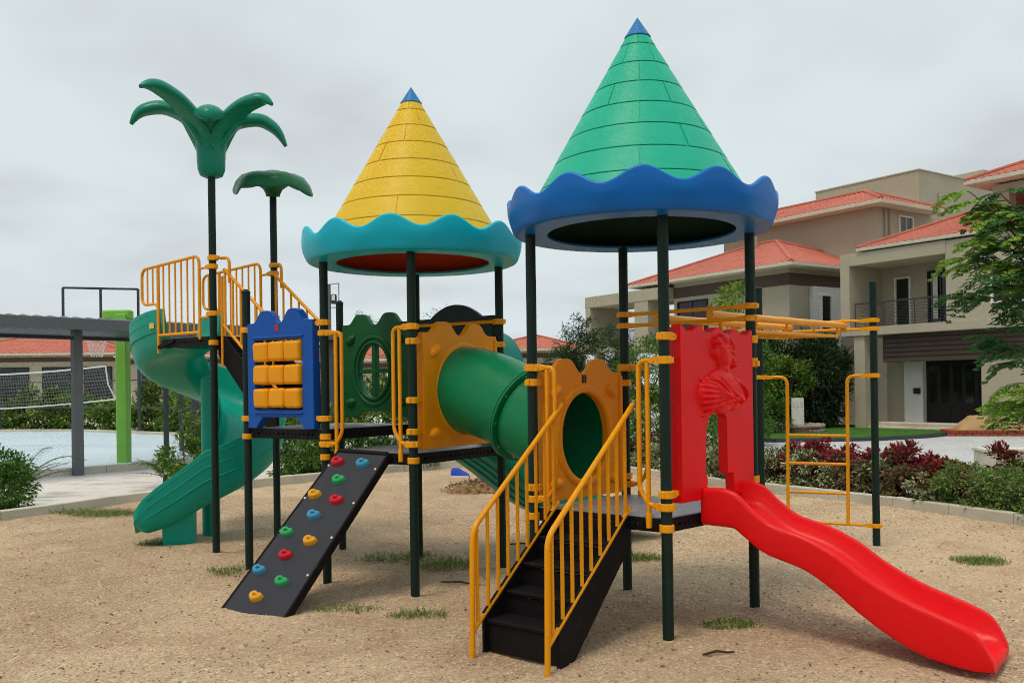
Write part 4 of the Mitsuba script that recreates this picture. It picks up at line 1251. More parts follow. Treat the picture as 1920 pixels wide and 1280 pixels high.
def hip_roof(parent, ax, a0, a1, b0, b1, ze, pitch, fascia=0.10, soffit=True, lbl=None, per=0.25, ov=None):
    """hip roof over the rectangle a0..a1 x b0..b1 (eave lines), eave height ze"""
    da, db = a1 - a0, b1 - b0
    hgt = min(da, db) / 2 * pitch
    if da >= db:
        r0, r1 = (a0 + db / 2, (b0 + b1) / 2, ze + hgt), (a1 - db / 2, (b0 + b1) / 2, ze + hgt)
    else:
        r0, r1 = ((a0 + a1) / 2, b0 + da / 2, ze + hgt), ((a0 + a1) / 2, b1 - da / 2, ze + hgt)
    c = [(a0, b0, ze), (a1, b0, ze), (a1, b1, ze), (a0, b1, ze)]
    if da >= db:
        sl = [(c[0], c[1], r1, r0), (c[1], c[2], r1, r1), (c[2], c[3], r0, r1), (c[3], c[0], r0, r0)]
        hips = [(c[0], r0), (c[1], r1), (c[2], r1), (c[3], r0), (r0, r1)]
    else:
        sl = [(c[0], c[1], r0, r0), (c[1], c[2], r1, r0), (c[2], c[3], r1, r1), (c[3], c[0], r0, r1)]
        hips = [(c[0], r0), (c[1], r0), (c[2], r1), (c[3], r1), (r0, r1)]
    k = part(parent, 'roof', tile_slope(ax, *sl[0], per=per), 'm_rooftile', label=lbl)
    for q in sl[1:]:
        part(k, 'slope', tile_slope(ax, *q, per=per), 'm_rooftile')
    for p, q in hips:
        if np.linalg.norm(np.subtract(p, q)) < 0.1: continue
        part(k, 'ridge_cap', ax.tube([(p[0], p[1], p[2] + 0.035), (q[0], q[1], q[2] + 0.035)], 0.075, 8), 'm_rooftile', 40)
    part(k, 'fascia', cat([ax.box(a0 - 0.02, a1 + 0.02, b0 - 0.02, b0 + 0.05, ze - fascia, ze + 0.012), ax.box(a0 - 0.02, a1 + 0.02, b1 - 0.05, b1 + 0.02, ze - fascia, ze + 0.012),
                           ax.box(a0 - 0.018, a0 + 0.05, b0 + 0.05, b1 - 0.05, ze - fascia, ze + 0.012), ax.box(a1 - 0.05, a1 + 0.018, b0 + 0.05, b1 - 0.05, ze - fascia, ze + 0.012)]), 'm_soffit')
    part(k, 'soffit', ax.box(a0 + 0.04, a1 - 0.04, b0 + 0.04, b1 - 0.04, ze - fascia + 0.012, ze - fascia + 0.03), 'm_soffit')
    return k


def window(parent, ax, face, a0, a1, z0, z1, at, frame='m_white', panes=2, name='window', glass='m_glass_dark', d=0.07, fw=0.07):
    """framed window on the face b=at (face 'b', looking to -v) or a=at (face 'a', looking to +u)"""
    if face == 'b':
        bx = lambda x0, x1, y0, y1, o0, o1: ax.box(x0, x1, at - o1, at - o0, y0, y1, 0.004)
    else:
        bx = lambda x0, x1, y0, y1, o0, o1: ax.box(at + o0, at + o1, x0, x1, y0, y1, 0.004)
    k = part(parent, name, cat([bx(a0, a1, z1 - fw, z1, -0.05, d), bx(a0, a1, z0, z0 + fw, -0.05, d), bx(a0, a0 + fw, z0 + fw, z1 - fw, -0.05, d), bx(a1 - fw, a1, z0 + fw, z1 - fw, -0.05, d)]), frame)
    n = panes
    wd = (a1 - a0 - 2 * fw) / n
    for i in range(n):
        x = a0 + fw + wd * i
        part(k, 'pane', bx(x + 0.012, x + wd - 0.012, z0 + fw, z1 - fw, 0.004, 0.012), glass)
        if i: part(k, 'mullion', bx(x - 0.016, x + 0.016, z0 + fw, z1 - fw, 0.004, 0.045), frame)
    return k


def railing(parent, ax, a0, a1, b, z0, z1, n=8, face='b'):
    pt = (lambda a, z: (a, b, z)) if face == 'b' else (lambda a, z: (b, a, z))
    k = part(parent, 'railing', ax.tube([pt(a0, z1), pt(a1, z1)], 0.022, 8), 'm_metal_dark', 40)
    for i in range(n):
        z = z0 + (z1 - z0) * (i + 0.4) / n
        part(k, 'rail', ax.tube([pt(a0, z), pt(a1, z)], 0.011, 6), 'm_metal_dark')
    m = max(2, int((a1 - a0) / 1.0) + 1)
    for a in np.linspace(a0 + 0.03, a1 - 0.03, m):
        part(k, 'upright', ax.tube([pt(a, z0), pt(a, z1)], 0.018, 6), 'm_metal_dark')


AXU = (0.5593, -0.8290)
R = Ax((12.26, 32.54), AXU)
hr = thing('villa', 'beige villa on the right with orange tiled roof, railed balcony and dark garage doors', 'house', 'villas beside the playground')
part(hr, 'wall', R.box(3.50, 9.5, 0.02, 8.0, 3.65, 6.30), 'm_wall')
part(hr, 'wall', R.box(-0.50, -0.12, 0.0, 2.0, 3.36, 6.325), 'm_wall')
part(hr, 'wall', R.box(-0.50, 3.50, 2.0, 8.0, 3.65, 6.30), 'm_wall')
part(hr, 'beam', R.box(-0.12, 3.50, 0.0, 0.35, 5.88, 6.32), 'm_wall')
part(hr, 'ceiling', R.box(-0.12, 3.50, 0.35, 2.0, 5.92, 6.30), 'm_wall')
part(hr, 'slab', R.box(-0.22, 9.6, -0.06, 8.0, 3.36, 3.648), 'm_wall')
part(hr, 'pillar', R.box(0.02, 0.45, 0.02, 0.50, 0.0, 3.36), 'm_wall')
part(hr, 'cladding', R.box(0.95, 9.5, 0.35, 0.80, 2.40, 3.36), 'm_cladding')
for i in range(1, 6):
    part(hr, 'cladding_strip', R.box(0.96, 9.5, 0.325, 0.35, 2.42 + 0.16 * i - 0.012, 2.42 + 0.16 * i + 0.012, 0.003), 'm_dark_frame')
part(hr, 'wall', R.box(0.25, 1.02, 1.62, 1.9, 0.0, 3.36), 'm_wall')
part(hr, 'wall', R.box(1.02, 1.74, 1.48, 1.9, 0.0, 3.36), 'm_white')
part(hr, 'wall', R.box(4.42, 9.5, 0.40, 1.9, 0.0, 2.40), 'm_wall')
part(hr, 'wall', R.box(-0.3, 9.5, 2.5, 8.0, 0.0, 3.36), 'm_wall')
part(hr, 'wall_lamp', R.box(1.42, 1.66, 1.40, 1.48, 1.28, 1.48), 'm_dark_frame')
gd = part(hr, 'garage_door', R.box(1.74, 4.42, 1.70, 1.78, 0.26, 2.42), 'm_dark_frame', label='dark garage doors with tall narrow panes')
for i in range(6):
    a = 1.80 + i * 0.44
    part(gd, 'pane', R.box(a + 0.05, a + 0.36, 1.685, 1.70, 0.95, 2.25, 0.004), 'm_glass_dark')
    part(gd, 'panel', R.box(a + 0.04, a + 0.37, 1.68, 1.70, 0.34, 0.86, 0.006), 'm_dark_frame')
part(hr, 'step', R.box(0.35, 3.6, 0.55, 1.9, 0.0, 0.27), 'm_kerb')
part(hr, 'step', R.box(0.25, 3.9, 0.15, 0.549, 0.0, 0.14), 'm_kerb')
window(hr, R, 'b', 1.70, 2.70, 3.66, 5.62, 1.98, 'm_dark_frame', 2, 'balcony_door')
window(hr, R, 'b', 0.40, 1.05, 3.66, 5.52, 1.98, 'm_white', 1, 'balcony_door')
part(hr, 'pane_reflection', R.box(1.92, 2.10, 1.90, 1.905, 3.9, 5.4, 0.001), 'm_white')  # white strip standing in for the reflection on the balcony door glass
railing(hr, R, 0.0, 3.50, 0.12, 3.66, 4.52, 9)
window(hr, R, 'b', 5.0, 6.2, 4.1, 5.4, 0.0, 'm_white', 2)
hip_roof(hr, R, 0.25, 11.0, -0.06, 8.6, 6.46, 0.40, 0.10, lbl='orange tiled hip roof')
ga = part(hr, 'terrace_pillar', R.box(4.50, 4.95, 1.25, 1.70, 6.3, 8.0), 'm_wall', label='roof terrace shelter with its own orange roof')
part(ga, 'pillar', R.box(9.0, 9.45, 1.25, 1.70, 6.3, 8.0), 'm_wall')
part(ga, 'wall', R.box(5.9, 9.0, 3.4, 3.8, 6.3, 8.0), 'm_wall')
part(ga, 'beam', R.box(4.45, 9.5, 1.2, 4.2, 7.80, 8.05), 'm_wall')
hip_roof(hr, R, 3.85, 10.3, 0.6, 6.2, 8.22, 0.40, 0.12, lbl='small upper tiled roof')

Lc = Ax((10.55, 34.0), AXU)
hl = thing('villa', 'beige villa in the middle with two tiers of orange tiled roof', 'house', 'villas beside the playground')
part(hl, 'wall', Lc.box(-7.0, -0.72, 0.72, 8.0, 0.0, 6.18), 'm_wall')
part(hl, 'dark_band', Lc.box(-7.02, -0.69, 0.69, 7.9, 5.52, 5.98), 'm_cladding')  # darker brown band round the wall below the eave
part(hl, 'wall', Lc.box(-0.70, -0.50, 1.9, 3.6, 0.0, 5.5), 'm_white')
window(hl, Lc, 'a', 2.3, 3.0, 3.75, 5.2, -0.50, 'm_white', 1)
hip_roof(hl, Lc, -9.3, 0.0, 0.0, 8.0, 6.28, 0.40, 0.12, lbl='lower orange tiled hip roof')
part(hl, 'slab', Lc.box(-12.40, -7.0, 0.0, 3.2, 3.32, 3.52), 'm_wall')
part(hl, 'wall', Lc.box(-12.40, -12.02, 0.02, 2.2, 3.52, 6.0), 'm_wall')
part(hl, 'beam', Lc.box(-12.40, -7.0, 0.0, 2.6, 5.50, 6.02), 'm_wall')
part(hl, 'pier', Lc.box(-8.85, -7.95, 0.03, 0.8, 3.52, 5.50), 'm_wall')
part(hl, 'pier', Lc.box(-9.55, -9.15, 2.1, 2.5, 3.52, 5.50), 'm_wall')
part(hl, 'pier', Lc.box(-11.9, -11.5, 0.1, 0.5, 0.0, 3.32), 'm_wall')
part(hl, 'wall', Lc.box(-8.4, -7.0, 2.9, 8.0, 0.0, 6.18), 'm_wall')
window(hl, Lc, 'b', -6.75, -4.95, 3.7, 5.35, 0.72, 'm_dark_frame', 2)
railing(hl, Lc, -12.0, -8.9, 0.12, 3.52, 4.45, 8)
railing(hl, Lc, -12.0, -9.6, 2.5, 3.52, 4.45, 8)
U_ = Ax(tuple(Lc.p(0.70, 4.6, 0)[:2]), AXU)
part(hl, 'wall', U_.box(-9.0, -0.70, 0.75, 7.0, 6.2, 8.85), 'm_wall')
hip_roof(hl, U_, -9.8, 0.0, 0.0, 4.55, 9.0, 0.40, 0.15, lbl='upper orange tiled hip roof')
window(hl, U_, 'a', 2.22, 3.24, 7.55, 8.66, -0.70, 'm_white', 2)
for bb in (1.25, 1.55):
    part(hl, 'downpipe', U_.tube([(-0.62, bb, 6.3), (-0.62, bb, 8.8)], 0.045), 'm_wall')
part(hl, 'chimney', Lc.box(-4.95, -4.55, 3.0, 3.4, 7.6, 8.6), 'm_wall')
hb = thing('villa', 'tall plain beige block with a flat parapet behind the two tiled villas', 'house', 'villas beside the playground')
P_ = Ax((18.98, 42.0), AXU)
part(hb, 'wall', P_.box(-5.7, 0.0, 0.0, 14.0, 0.0, 11.5), 'm_wall')
part(hb, 'coping', P_.box(-5.75, 0.05, -0.05, 14.0, 11.5, 11.56), 'm_kerb')
part(hb, 'stair_head', P_.box(-4.0, -0.2, 6.0, 10.0, 11.5, 12.3), 'm_wall')
part(hb, 'downpipe', P_.tube([(0.08, 1.6, 6.0), (0.08, 1.6, 10.6)], 0.06), 'm_wall')

# far villas on the left and in the middle
def villa(ctr, u, w, d, ze, rz, label, seed, hscale=1.0):
    rg = np.random.default_rng(seed)
    ax = Ax(ctr, u)
    k = thing('villa', label, 'house', 'far villas beyond the court')
    part(k, 'wall', ax.box(-w / 2, w / 2, 0, d, 0, ze - 0.05), 'm_wall')
    hip_roof(k, ax, -w / 2 - 0.7, w / 2 + 0.7, -0.7, d + 0.7, ze, rz, 0.12, per=0.5)
    part(k, 'band', ax.box(-w / 2 - 0.02, w / 2 + 0.02, -0.03, 0.02, ze - 0.55, ze - 0.25), 'm_cladding')
    nb = int(w / 2.6)
    for i in range(nb):
        a = -w / 2 + (i + 0.5) * w / nb
        t = rg.integers(0, 3)
        if t == 0:
            window(k, ax, 'b', a - 0.9, a + 0.9, 1.0 if ze < 5 else 3.7, ze - 0.9, 0.0, 'm_dark_frame', 2)
        elif t == 1:
            part(k, 'pier', ax.box(a - 0.45, a + 0.45, -0.5, 0.0, 0, ze - 0.9), 'm_white')
            window(k, ax, 'b', a - 0.2, a + 0.2, ze - 2.6, ze - 1.2, -0.5, 'm_white', 1)
        else:
            window(k, ax, 'b', a - 0.6, a + 0.6, ze - 2.5, ze - 1.0, 0.0, 'm_white', 2)
        window(k, ax, 'b', a - 0.6, a + 0.6, 0.5, 2.4, 0.0, 'm_dark_frame', 2)
    return k, ax


k, ax = villa((-31.5, 60.0), (1, 0.12), 10.5, 8, 4.35, 0.32, 'far pale villa with red roof behind the volleyball net', 3)
part(k, 'upper_storey', ax.box(-5, 3.4, 6.5, 11, 4.2, 6.1), 'm_wall')
k, ax = villa((-21.2, 60.0), (1, 0.12), 8.0, 8, 4.1, 0.32, 'far pale villa with red roof left of the spiral slide', 5)
part(k, 'upper_storey', ax.box(-4, 0.5, 5.0, 9, 4.2, 6.0), 'm_wall')
villa((-10.5, 58.0), (1, 0.05), 9.0, 8, 3.6, 0.30, 'far villa with red roof seen through the round green window', 6)
k, ax = villa((1.2, 58.0), (1, -0.15), 6.0, 7, 4.1, 0.28, 'far villa with faded red roof behind the crawl tube', 8)
villa((-45.0, 66.0), (1, 0.2), 14.0, 8, 4.6, 0.32, 'far pale villa standing at the left edge', 9)

# ---------------------------------------------------------------- court furniture
cu = V3(U3(np.array([-4.8 + 13.6, 24.1 - 13.4]))); cv = np.array([-cu[1], cu[0], 0])
c0_ = np.array([-8.98, 18.72, 0.0])
cp = thing('court_canopy', 'long dark grey metal canopy on posts along the near side of the sports court', 'canopy')
cax = Ax((c0_[0], c0_[1]), (cu[0], cu[1]))
part(cp, 'roof_sheet', place(tri(*(lambda V: (V.vertices, V.faces))(grid_mesh(np.array([[(a, b, 3.30 - 0.16 * abs(b - 0.2) + 0.015 * math.sin(a * 24)) for b in np.linspace(-0.75, 1.5, 6)] for a in np.linspace(-8, 6.8, 500)])))), cax.O, cax.u, cax.v, (0, 0, 1.0)), 'm_metal_grey')
part(cp, 'fascia', cax.box(-8, 6.8, -0.78, -0.74, 2.98, 3.20, 0.006), 'm_metal_grey')
part(cp, 'fascia', cax.box(-8, 6.8, 1.48, 1.52, 2.95, 3.14, 0.006), 'm_metal_grey')
part(cp, 'soffit', cax.box(-8, 6.8, -0.73, 1.47, 2.99, 3.01, 0.004), 'm_metal_dark')
part(cp, 'tie_bar', cax.tube([(-8, -0.05, 2.84), (6.8, -0.05, 2.84)], 0.03), 'm_metal_dark', 40)
for a in (-7.4, -3.7, 0.0, 3.7, 6.6):
    part(cp, 'post', cax.box(a - 0.09, a + 0.09, -0.09, 0.09, 0.0, 2.985, 0.01), 'm_metal_grey')
fence = thing('court_fence', 'row of thin dark posts and rails round the far side of the sports court', 'fence')
for q in ((-8.88, 23.25), (-9.2, 25.2), (-9.25, 26.6), (-10.2, 29.0), (-11.2, 33.2), (-14.8, 36.0), (-18.5, 38.7), (-22.5, 39.8), (-26, 39.4)):
    part(fence, 'post', shift(cbox((0.11, 0.11, 2.9), 0.01), (q[0], q[1], 1.45)), 'm_metal_dark')
for z in (1.1, 2.2):
    part(fence, 'rail', tube(np.array([(-11.2, 33.2, z), (-14.8, 36.0, z), (-18.5, 38.7, z), (-22.5, 39.8, z), (-26, 39.4, z)]), 0.03, 6), 'm_metal_dark')

bh = thing('basketball_hoop', 'lime green basketball post with dark framed backboard above the court canopy', 'basketball hoop')
b0 = np.array([-9.17, 21.39, 0])
part(bh, 'post', shift(cbox((0.26, 0.26, 3.56), 0.02), b0 + [0, 0, 1.78]), 'm_lime')
part(bh, 'arm', shift(cbox((0.66, 0.26, 0.22), 0.03), b0 + [-0.13, 0.05, 3.55]), 'm_lime')
fr = []
fx0, fx1, fz0, fz1 = -10.72, -8.92, 3.46, 4.24
for p, q in (((fx0, fz0), (fx1, fz0 - 0.04)), ((fx0, fz1), (fx1, fz1 - 0.06)), ((fx0, fz0), (fx0, fz1)), ((fx1, fz0), (fx1, fz1 - 0.06)), (((fx0 + fx1) / 2, fz0), ((fx0 + fx1) / 2, fz1 - 0.03))):
    part(bh, 'frame_bar', beam((p[0], 21.7, p[1]), (q[0], 21.7, q[1]), 0.05, 0.05, upd=(0, 1, 0)), 'm_metal_dark')
th_ = np.linspace(0, 2 * np.pi, 25)
part(bh, 'ring', tube(np.column_stack([-10.2 + 0.23 * np.cos(th_), 22.3 + 0.23 * np.sin(th_), np.full(25, 3.02)]), 0.012, 6, caps=False), 'm_red')
nm = []
for i in range(12):
    for sg_ in (1, -1):
        a = i * 2 * math.pi / 12 + sg_ * np.linspace(0, 1.1, 8); rr = np.linspace(0.225, 0.13, 8)
        nm.append(tube(np.column_stack([-10.2 + rr * np.cos(a), 22.3 + rr * np.sin(a), np.linspace(3.01, 2.60, 8)]), 0.006, 4))
part(bh, 'net', cat(nm), 'm_net', kind='stuff')

vn = thing('volleyball_net', 'sagging volleyball net with white tapes on the sports court', 'net')
nA, nB = np.array([-17.4, 28.6, 2.30]), np.array([-12.05, 26.9, 2.50])
nC, nD = np.array([-17.4, 28.6, 1.22]), np.array([-11.75, 26.9, 1.52])
part(vn, 'tape', tube(sag(nA, nB, 16, 0.05), 0.028, 6), 'm_net')
part(vn, 'tape', tube(sag(nC, nD, 16, 0.05), 0.024, 6), 'm_net')
part(vn, 'tape', tube(np.array([nB, (nB + nD) / 2 + [-0.08, 0, -0.06], nD]), 0.022, 6), 'm_net')
tA, tB = sag(nA, nB, 60, 0.05), sag(nC, nD, 60, 0.05)
strands = [tube(np.array([a, b]), 0.0055, 4, caps=False) for a, b in zip(tA, tB)]
for f in np.linspace(0.1, 0.9, 9):
    strands.append(tube(tA * (1 - f) + tB * f, 0.0055, 4, caps=False))
part(vn, 'mesh', cat(strands), 'm_netcord', kind='stuff')
for q in ((-11.6, 26.8), (-17.6, 28.6)):
    part(vn, 'post', tube(np.array([(q[0], q[1], 0), (q[0], q[1], 2.55)]), 0.045, 8), 'm_metal_dark', 40)

fp = thing('floodlight', 'grey floodlight column with a caged lamp behind the yellow roofed tower', 'floodlight')
f0 = np.array([-6.02, 30.0, 0])
part(fp, 'column', shift(cbox((0.115, 0.115, 5.2), 0.01), f0 + [0, 0, 2.6]), 'm_metal_grey')
part(fp, 'column_base', shift(cbox((0.26, 0.26, 3.45), 0.015), f0 + [0, 0, 1.72]), 'm_metal_grey')
part(fp, 'lamp', shift(cbox((0.17, 0.18, 0.32), 0.02), f0 + [0.17, -0.02, 4.70]), 'm_metal_dark')
part(fp, 'lamp_glass', shift(cbox((0.11, 0.01, 0.18), 0.003), f0 + [0.17, -0.117, 4.74]), 'm_white')
cage = [((-0.20, 5.15), (0.34, 5.22)), ((0.34, 5.22), (0.34, 4.42)), ((-0.2, 4.42), (0.34, 4.42)), ((-0.2, 5.15), (-0.2, 4.42))]
for p, q in cage:
    part(fp, 'cage_bar', tube(np.array([f0 + [p[0], -0.05, p[1]], f0 + [q[0], -0.05, q[1]]]), 0.014, 6), 'm_metal_dark')

# ---------------------------------------------------------------- small built things on the right
mk = thing('house_marker', 'pale grey upright stone slab carrying house number 113 by the lawn', 'marker stone')
mb = np.array([9.72, 30.9, 0])
mx = U3(np.array([1.0, -0.25, 0])); my = np.array([0.25, 1.0, 0]); my = U3(my)
part(mk, 'slab', place(cbox((0.40, 0.30, 1.12), 0.015), mb + [0, 0, 0.64], mx, my, (0, 0, 1.0)), 'm_white')
tm = meshkit.text_mesh('113', 0.14, 0.008)
tb = tm.bounds
part(mk, 'number', place(shift(tm, (-(tb[0][0] + tb[1][0]) / 2, 0, 0)), mb - my * 0.151 + [0, 0, 0.90], mx, (0, 0, 1.0), -my), 'm_kerb')
sp = thing('stone_planter', 'low ring of rubble stones round the pale marker slab', 'planter')
rg = np.random.default_rng(8)
for i in range(34):
    a = i * 2 * math.pi / 34
    for lv in range(2):
        me = trimesh.creation.icosphere(subdivisions=1)
        v = np.asarray(me.vertices) * (0.13, 0.10, 0.085) * rg.uniform(0.8, 1.15, 3) * (1 + 0.15 * (rg.random((len(me.vertices), 1)) - 0.5))
        c, s = math.cos(a), math.sin(a)
        v = np.column_stack([v[:, 1] * c - v[:, 0] * s, v[:, 1] * s + v[:, 0] * c, v[:, 2]])
        part(sp, 'stone', tri(v + [9.5 + 0.95 * c, 30.6 + 0.75 * s, 0.12 + 0.15 * lv], me.faces), 'm_stone')
part(sp, 'soil', shift(lathe([(0.9, 0.0), (0.75, 0.2), (0, 0.22)], 24), (9.5, 30.6, 0.09)), 'm_soil')

tp = thing('tarp_heap', 'lumpy brown tarpaulin heap lying on a brick edged pad on the driveway', 'covered heap')
txs, tys = np.meshgrid(np.linspace(-1, 1, 60), np.linspace(-1, 1, 36), indexing='ij')
hh = np.clip(1 - np.abs(txs) ** 2.6, 0, 1) ** 0.6 * np.clip(1 - np.abs(tys) ** 2.4, 0, 1) ** 0.6
nn_ = meshkit.fbm(np.stack([txs * 2.3, tys * 2.0, txs * 0], -1), 4, seed=3)
zz_ = 0.18 + hh * (0.22 + 0.42 * nn_)
tx_ = V3(U3(np.array([0.97, -0.25]))); ty_ = np.array([0.25, 0.97, 0])
Vt = np.array([14.95, 28.3, 0]) + txs[..., None] * 1.05 * tx_ + tys[..., None] * 0.6 * ty_ + zz_[..., None] * np.array([0, 0, 1.0])
part(tp, 'tarpaulin', grid_mesh(Vt), 'm_tarp', True)
pad = thing('brick_pad', 'low red brown brick edging under the tarpaulin heap', 'brick edging')
rgb_ = np.random.default_rng(4)
for i in range(12):
    a = -1.32 + i * 0.24
    for lv in range(2):
        part(pad, 'brick', place(cbox((0.225, 0.11, 0.085), 0.008), np.array([14.95, 28.3, 0.06 + 0.093 * lv]) + tx_ * (a + 0.11 * lv) - ty_ * (0.72 + rgb_.uniform(-.006, .006)), tx_, ty_, (0, 0, 1.0)), 'm_brick_red')
part(pad, 'slab', place(cbox((2.7, 1.3, 0.16), 0.01), np.array([14.95, 28.3, 0.10]), tx_, ty_, (0, 0, 1.0)), 'm_brick_red')
gb = thing('concrete_block', 'low weathered grey concrete box standing on the driveway behind the hedge', 'concrete box')
part(gb, 'box', place(cbox((0.95, 0.6, 0.34), 0.015), (9.45, 17.4, 0.18), U3(np.array([1, -0.12, 0])), U3(np.array([0.12, 1, 0])), (0, 0, 1.0)), 'm_kerb')
part(gb, 'lid', place(cbox((1.0, 0.66, 0.06), 0.012), (9.45, 17.4, 0.385), U3(np.array([1, -0.12, 0])), U3(np.array([0.12, 1, 0])), (0, 0, 1.0)), 'm_kerb')

# ---------------------------------------------------------------- plants
SUN_UP = np.array([0, 0, 1.0])


def leaves(P, Dr, Nn, Ln, Wd, col, bend=0.18):
    """one leaf per row: base P, direction Dr, face normal Nn, length Ln, width Wd, colour col; four triangles each, folded along the midrib"""
    Dr = Dr / np.linalg.norm(Dr, axis=1, keepdims=True)
    S = np.cross(Dr, Nn); S /= np.linalg.norm(S, axis=1, keepdims=True) + 1e-9
    Nn = np.cross(S, Dr)
    L, W = Ln[:, None], Wd[:, None]
    v = np.stack([P, P + Dr * L * 0.45 + S * W * 0.5 + Nn * W * 0.18, P + Dr * L * 0.45 - S * W * 0.5 + Nn * W * 0.18, P + Dr * L * 0.5, P + Dr * L * 0.98 - Nn * L * bend], 1)
    n = len(P)
    f = np.array([[0, 3, 1], [0, 2, 3], [1, 3, 4], [3, 2, 4]])
    F_ = (np.arange(n)[:, None, None] * 5 + f[None]).reshape(-1, 3)
    c = np.repeat(col[:, None], 5, 1).reshape(-1, 3)
    return v.reshape(-1, 3), F_, c


def join(parts_):
    vs, fs, cs, o = [], [], [], 0
    for v, f, c in parts_:
        vs.append(v); fs.append(f + o); cs.append(c); o += len(v)
    return tri(np.vstack(vs), np.vstack(fs)), np.clip(np.vstack(cs), 0.002, 0.9)


def unit(rg, n):
    d = rg.normal(size=(n, 3)); return d / np.linalg.norm(d, axis=1, keepdims=True)


def palette(rg, n, base, var=0.25, alt=None, palt=0.0):
    c = np.array(base)[None] * (1 + var * rg.normal(size=(n, 1))) * (1 + 0.10 * rg.normal(size=(n, 3)))
    if alt is not None:
        k = rg.random(n) < palt
        c[k] = np.array(alt)[None] * (1 + var * rg.normal(size=(k.sum(), 1)))
    return np.clip(c, 0.004, 0.85)


G_DARK, G_MID, G_LIGHT, G_YEL = [0.03, 0.075, 0.02], [0.08, 0.175, 0.04], [0.17, 0.30, 0.065], [0.27, 0.36, 0.06]


def clump_leaves(rg, ctr, rad, n, ln, wd, base, alt=None, palt=0.0, clumps=26, droop=0.15, shell=0.55):
    """leaves gathered in clumps spread through an ellipsoid"""
    cd = unit(rg, clumps); cd[:, 2] = np.where(rg.random(clumps) < 0.45, -np.abs(cd[:, 2]), np.abs(cd[:, 2]))
    cr = shell + (1 - shell) * rg.random(clumps) ** 0.5
    cc = cd * cr[:, None] * np.array(rad)[None]
    size = np.array(rad).mean() * rg.uniform(0.22, 0.42, clumps)
    w = size ** 2; idx = rg.choice(clumps, n, p=w / w.sum())
    off = unit(rg, n) * (rg.random(n) ** 0.45)[:, None]
    P = cc[idx] + off * size[idx][:, None] * np.array([1, 1, 0.8])
    out = P / np.array(rad)[None]; out /= np.linalg.norm(out, axis=1, keepdims=True) + 1e-9
    Dr = off * 0.9 + out * 0.7 + unit(rg, n) * 0.5; Dr[:, 2] -= droop * rg.random(n)
    Nn = np.array([0, 0, 1.0])[None] * 0.9 + out * 0.6 + unit(rg, n) * 0.6
    c = palette(rg, n, base, 0.22, alt, palt) * (0.85 + 0.3 * rg.random(clumps)[idx])[:, None]
    return leaves(P + np.array(ctr)[None], Dr, Nn, ln * rg.uniform(0.6, 1.3, n), wd * rg.uniform(0.7, 1.25, n), c)


def stems(rg, base, tips, r=0.012, col=(0.10, 0.08, 0.05)):
    ms = []
    for t in tips:
        mid = (np.array(base) + t) / 2 + rg.normal(size=3) * 0.06 * np.linalg.norm(t - base)
        u = np.linspace(0, 1, 5)[:, None]
        P = (1 - u) ** 2 * np.array(base) + 2 * u * (1 - u) * mid + u * u * t
        ms.append(tube(P, np.linspace(r, r * 0.4, 5), 5))
    return cat(ms)


def bush(name, label, cat_, ctr, rad, n, ln, wd, base, alt=None, palt=0.0, seed=1, group=None, clumps=26, flowers=0):
    rg = np.random.default_rng(seed)
    k = thing(name, label, cat_, group)
    c = np.array([ctr[0], ctr[1], (ctr[2] if len(ctr) > 2 else 0.05) + rad[2] * 0.47])
    r2 = np.array([rad[0], rad[1], rad[2] * 0.56])
    parts_ = [clump_leaves(rg, c, r2, n, ln, wd, base, alt, palt, clumps)]
    m, col = join(parts_)
    part(k, 'foliage', m, 'm_leaf', color=col)
    tips = c + unit(rg, 9) * r2 * 0.6
    part(k, 'stem', stems(rg, np.array([c[0], c[1], -0.02]), tips, 0.012), 'm_bark', True)
    if flowers:
        d = unit(rg, flowers); d[:, 2] = np.abs(d[:, 2])
        P = c + d * r2 * rg.uniform(0.9, 1.12, (flowers, 1))
        fl_ = []
        for q in P:
            for a in np.linspace(0, 2 * math.pi, 5, endpoint=False):
                dd_ = np.array([[math.cos(a), math.sin(a), 0.35]])
                fl_.append(leaves(q[None], dd_, np.array([[0, 0, 1.0]]), np.array([0.022]), np.array([0.016]), np.array([[0.75, 0.74, 0.66]])))
        m, col = join(fl_)
        part(k, 'blossom', m, 'm_leaf', color=col)
    return k


def frond(rg, base, az, length, rise, droop, leaf, width, col, npair=22, taper=0.25):
    """pinnate frond: a curved rachis with leaflets in pairs"""
    t = np.linspace(0, 1, 14)
    h = np.array([math.cos(az), math.sin(az), 0])
    R_ = np.array(base)[None] + h * (length * t * (1 - 0.12 * t))[:, None] + np.array([0, 0, 1.0]) * (length * (rise * t - droop * t * t))[:, None]
    tt_ = np.linspace(0.14, 1.0, npair)
    P = np.column_stack([np.interp(tt_, t, R_[:, k]) for k in range(3)])
    tg = np.gradient(P, axis=0); tg /= np.linalg.norm(tg, axis=1, keepdims=True)
    sd = np.cross(tg, [0, 0, 1.0]); sd /= np.linalg.norm(sd, axis=1, keepdims=True)
    up_ = np.cross(sd, tg)
    env = np.clip(np.sin(np.pi * (0.12 + 0.86 * tt_)) ** 0.6, 0.2, 1)
    out = []
    for sgn in (1, -1):
        Dr = sd * sgn + tg * 0.55 + up_ * rg.uniform(-0.25, 0.10, (npair, 1)) + rg.normal(size=(npair, 3)) * 0.08
        c = palette(rg, npair, col, 0.15)
        out.append(leaves(P, Dr, up_ + rg.normal(size=(npair, 3)) * 0.2, leaf * env * rg.uniform(0.85, 1.1, npair), np.full(npair, width), c, 0.12))
    rv = tube(R_, np.linspace(0.007, 0.002, 14) * (length / 0.7), 4)
    out.append((np.asarray(rv.vertices), np.asarray(rv.faces), np.tile(np.array([[0.16, 0.20, 0.06]]), (len(rv.vertices), 1))))
    return out


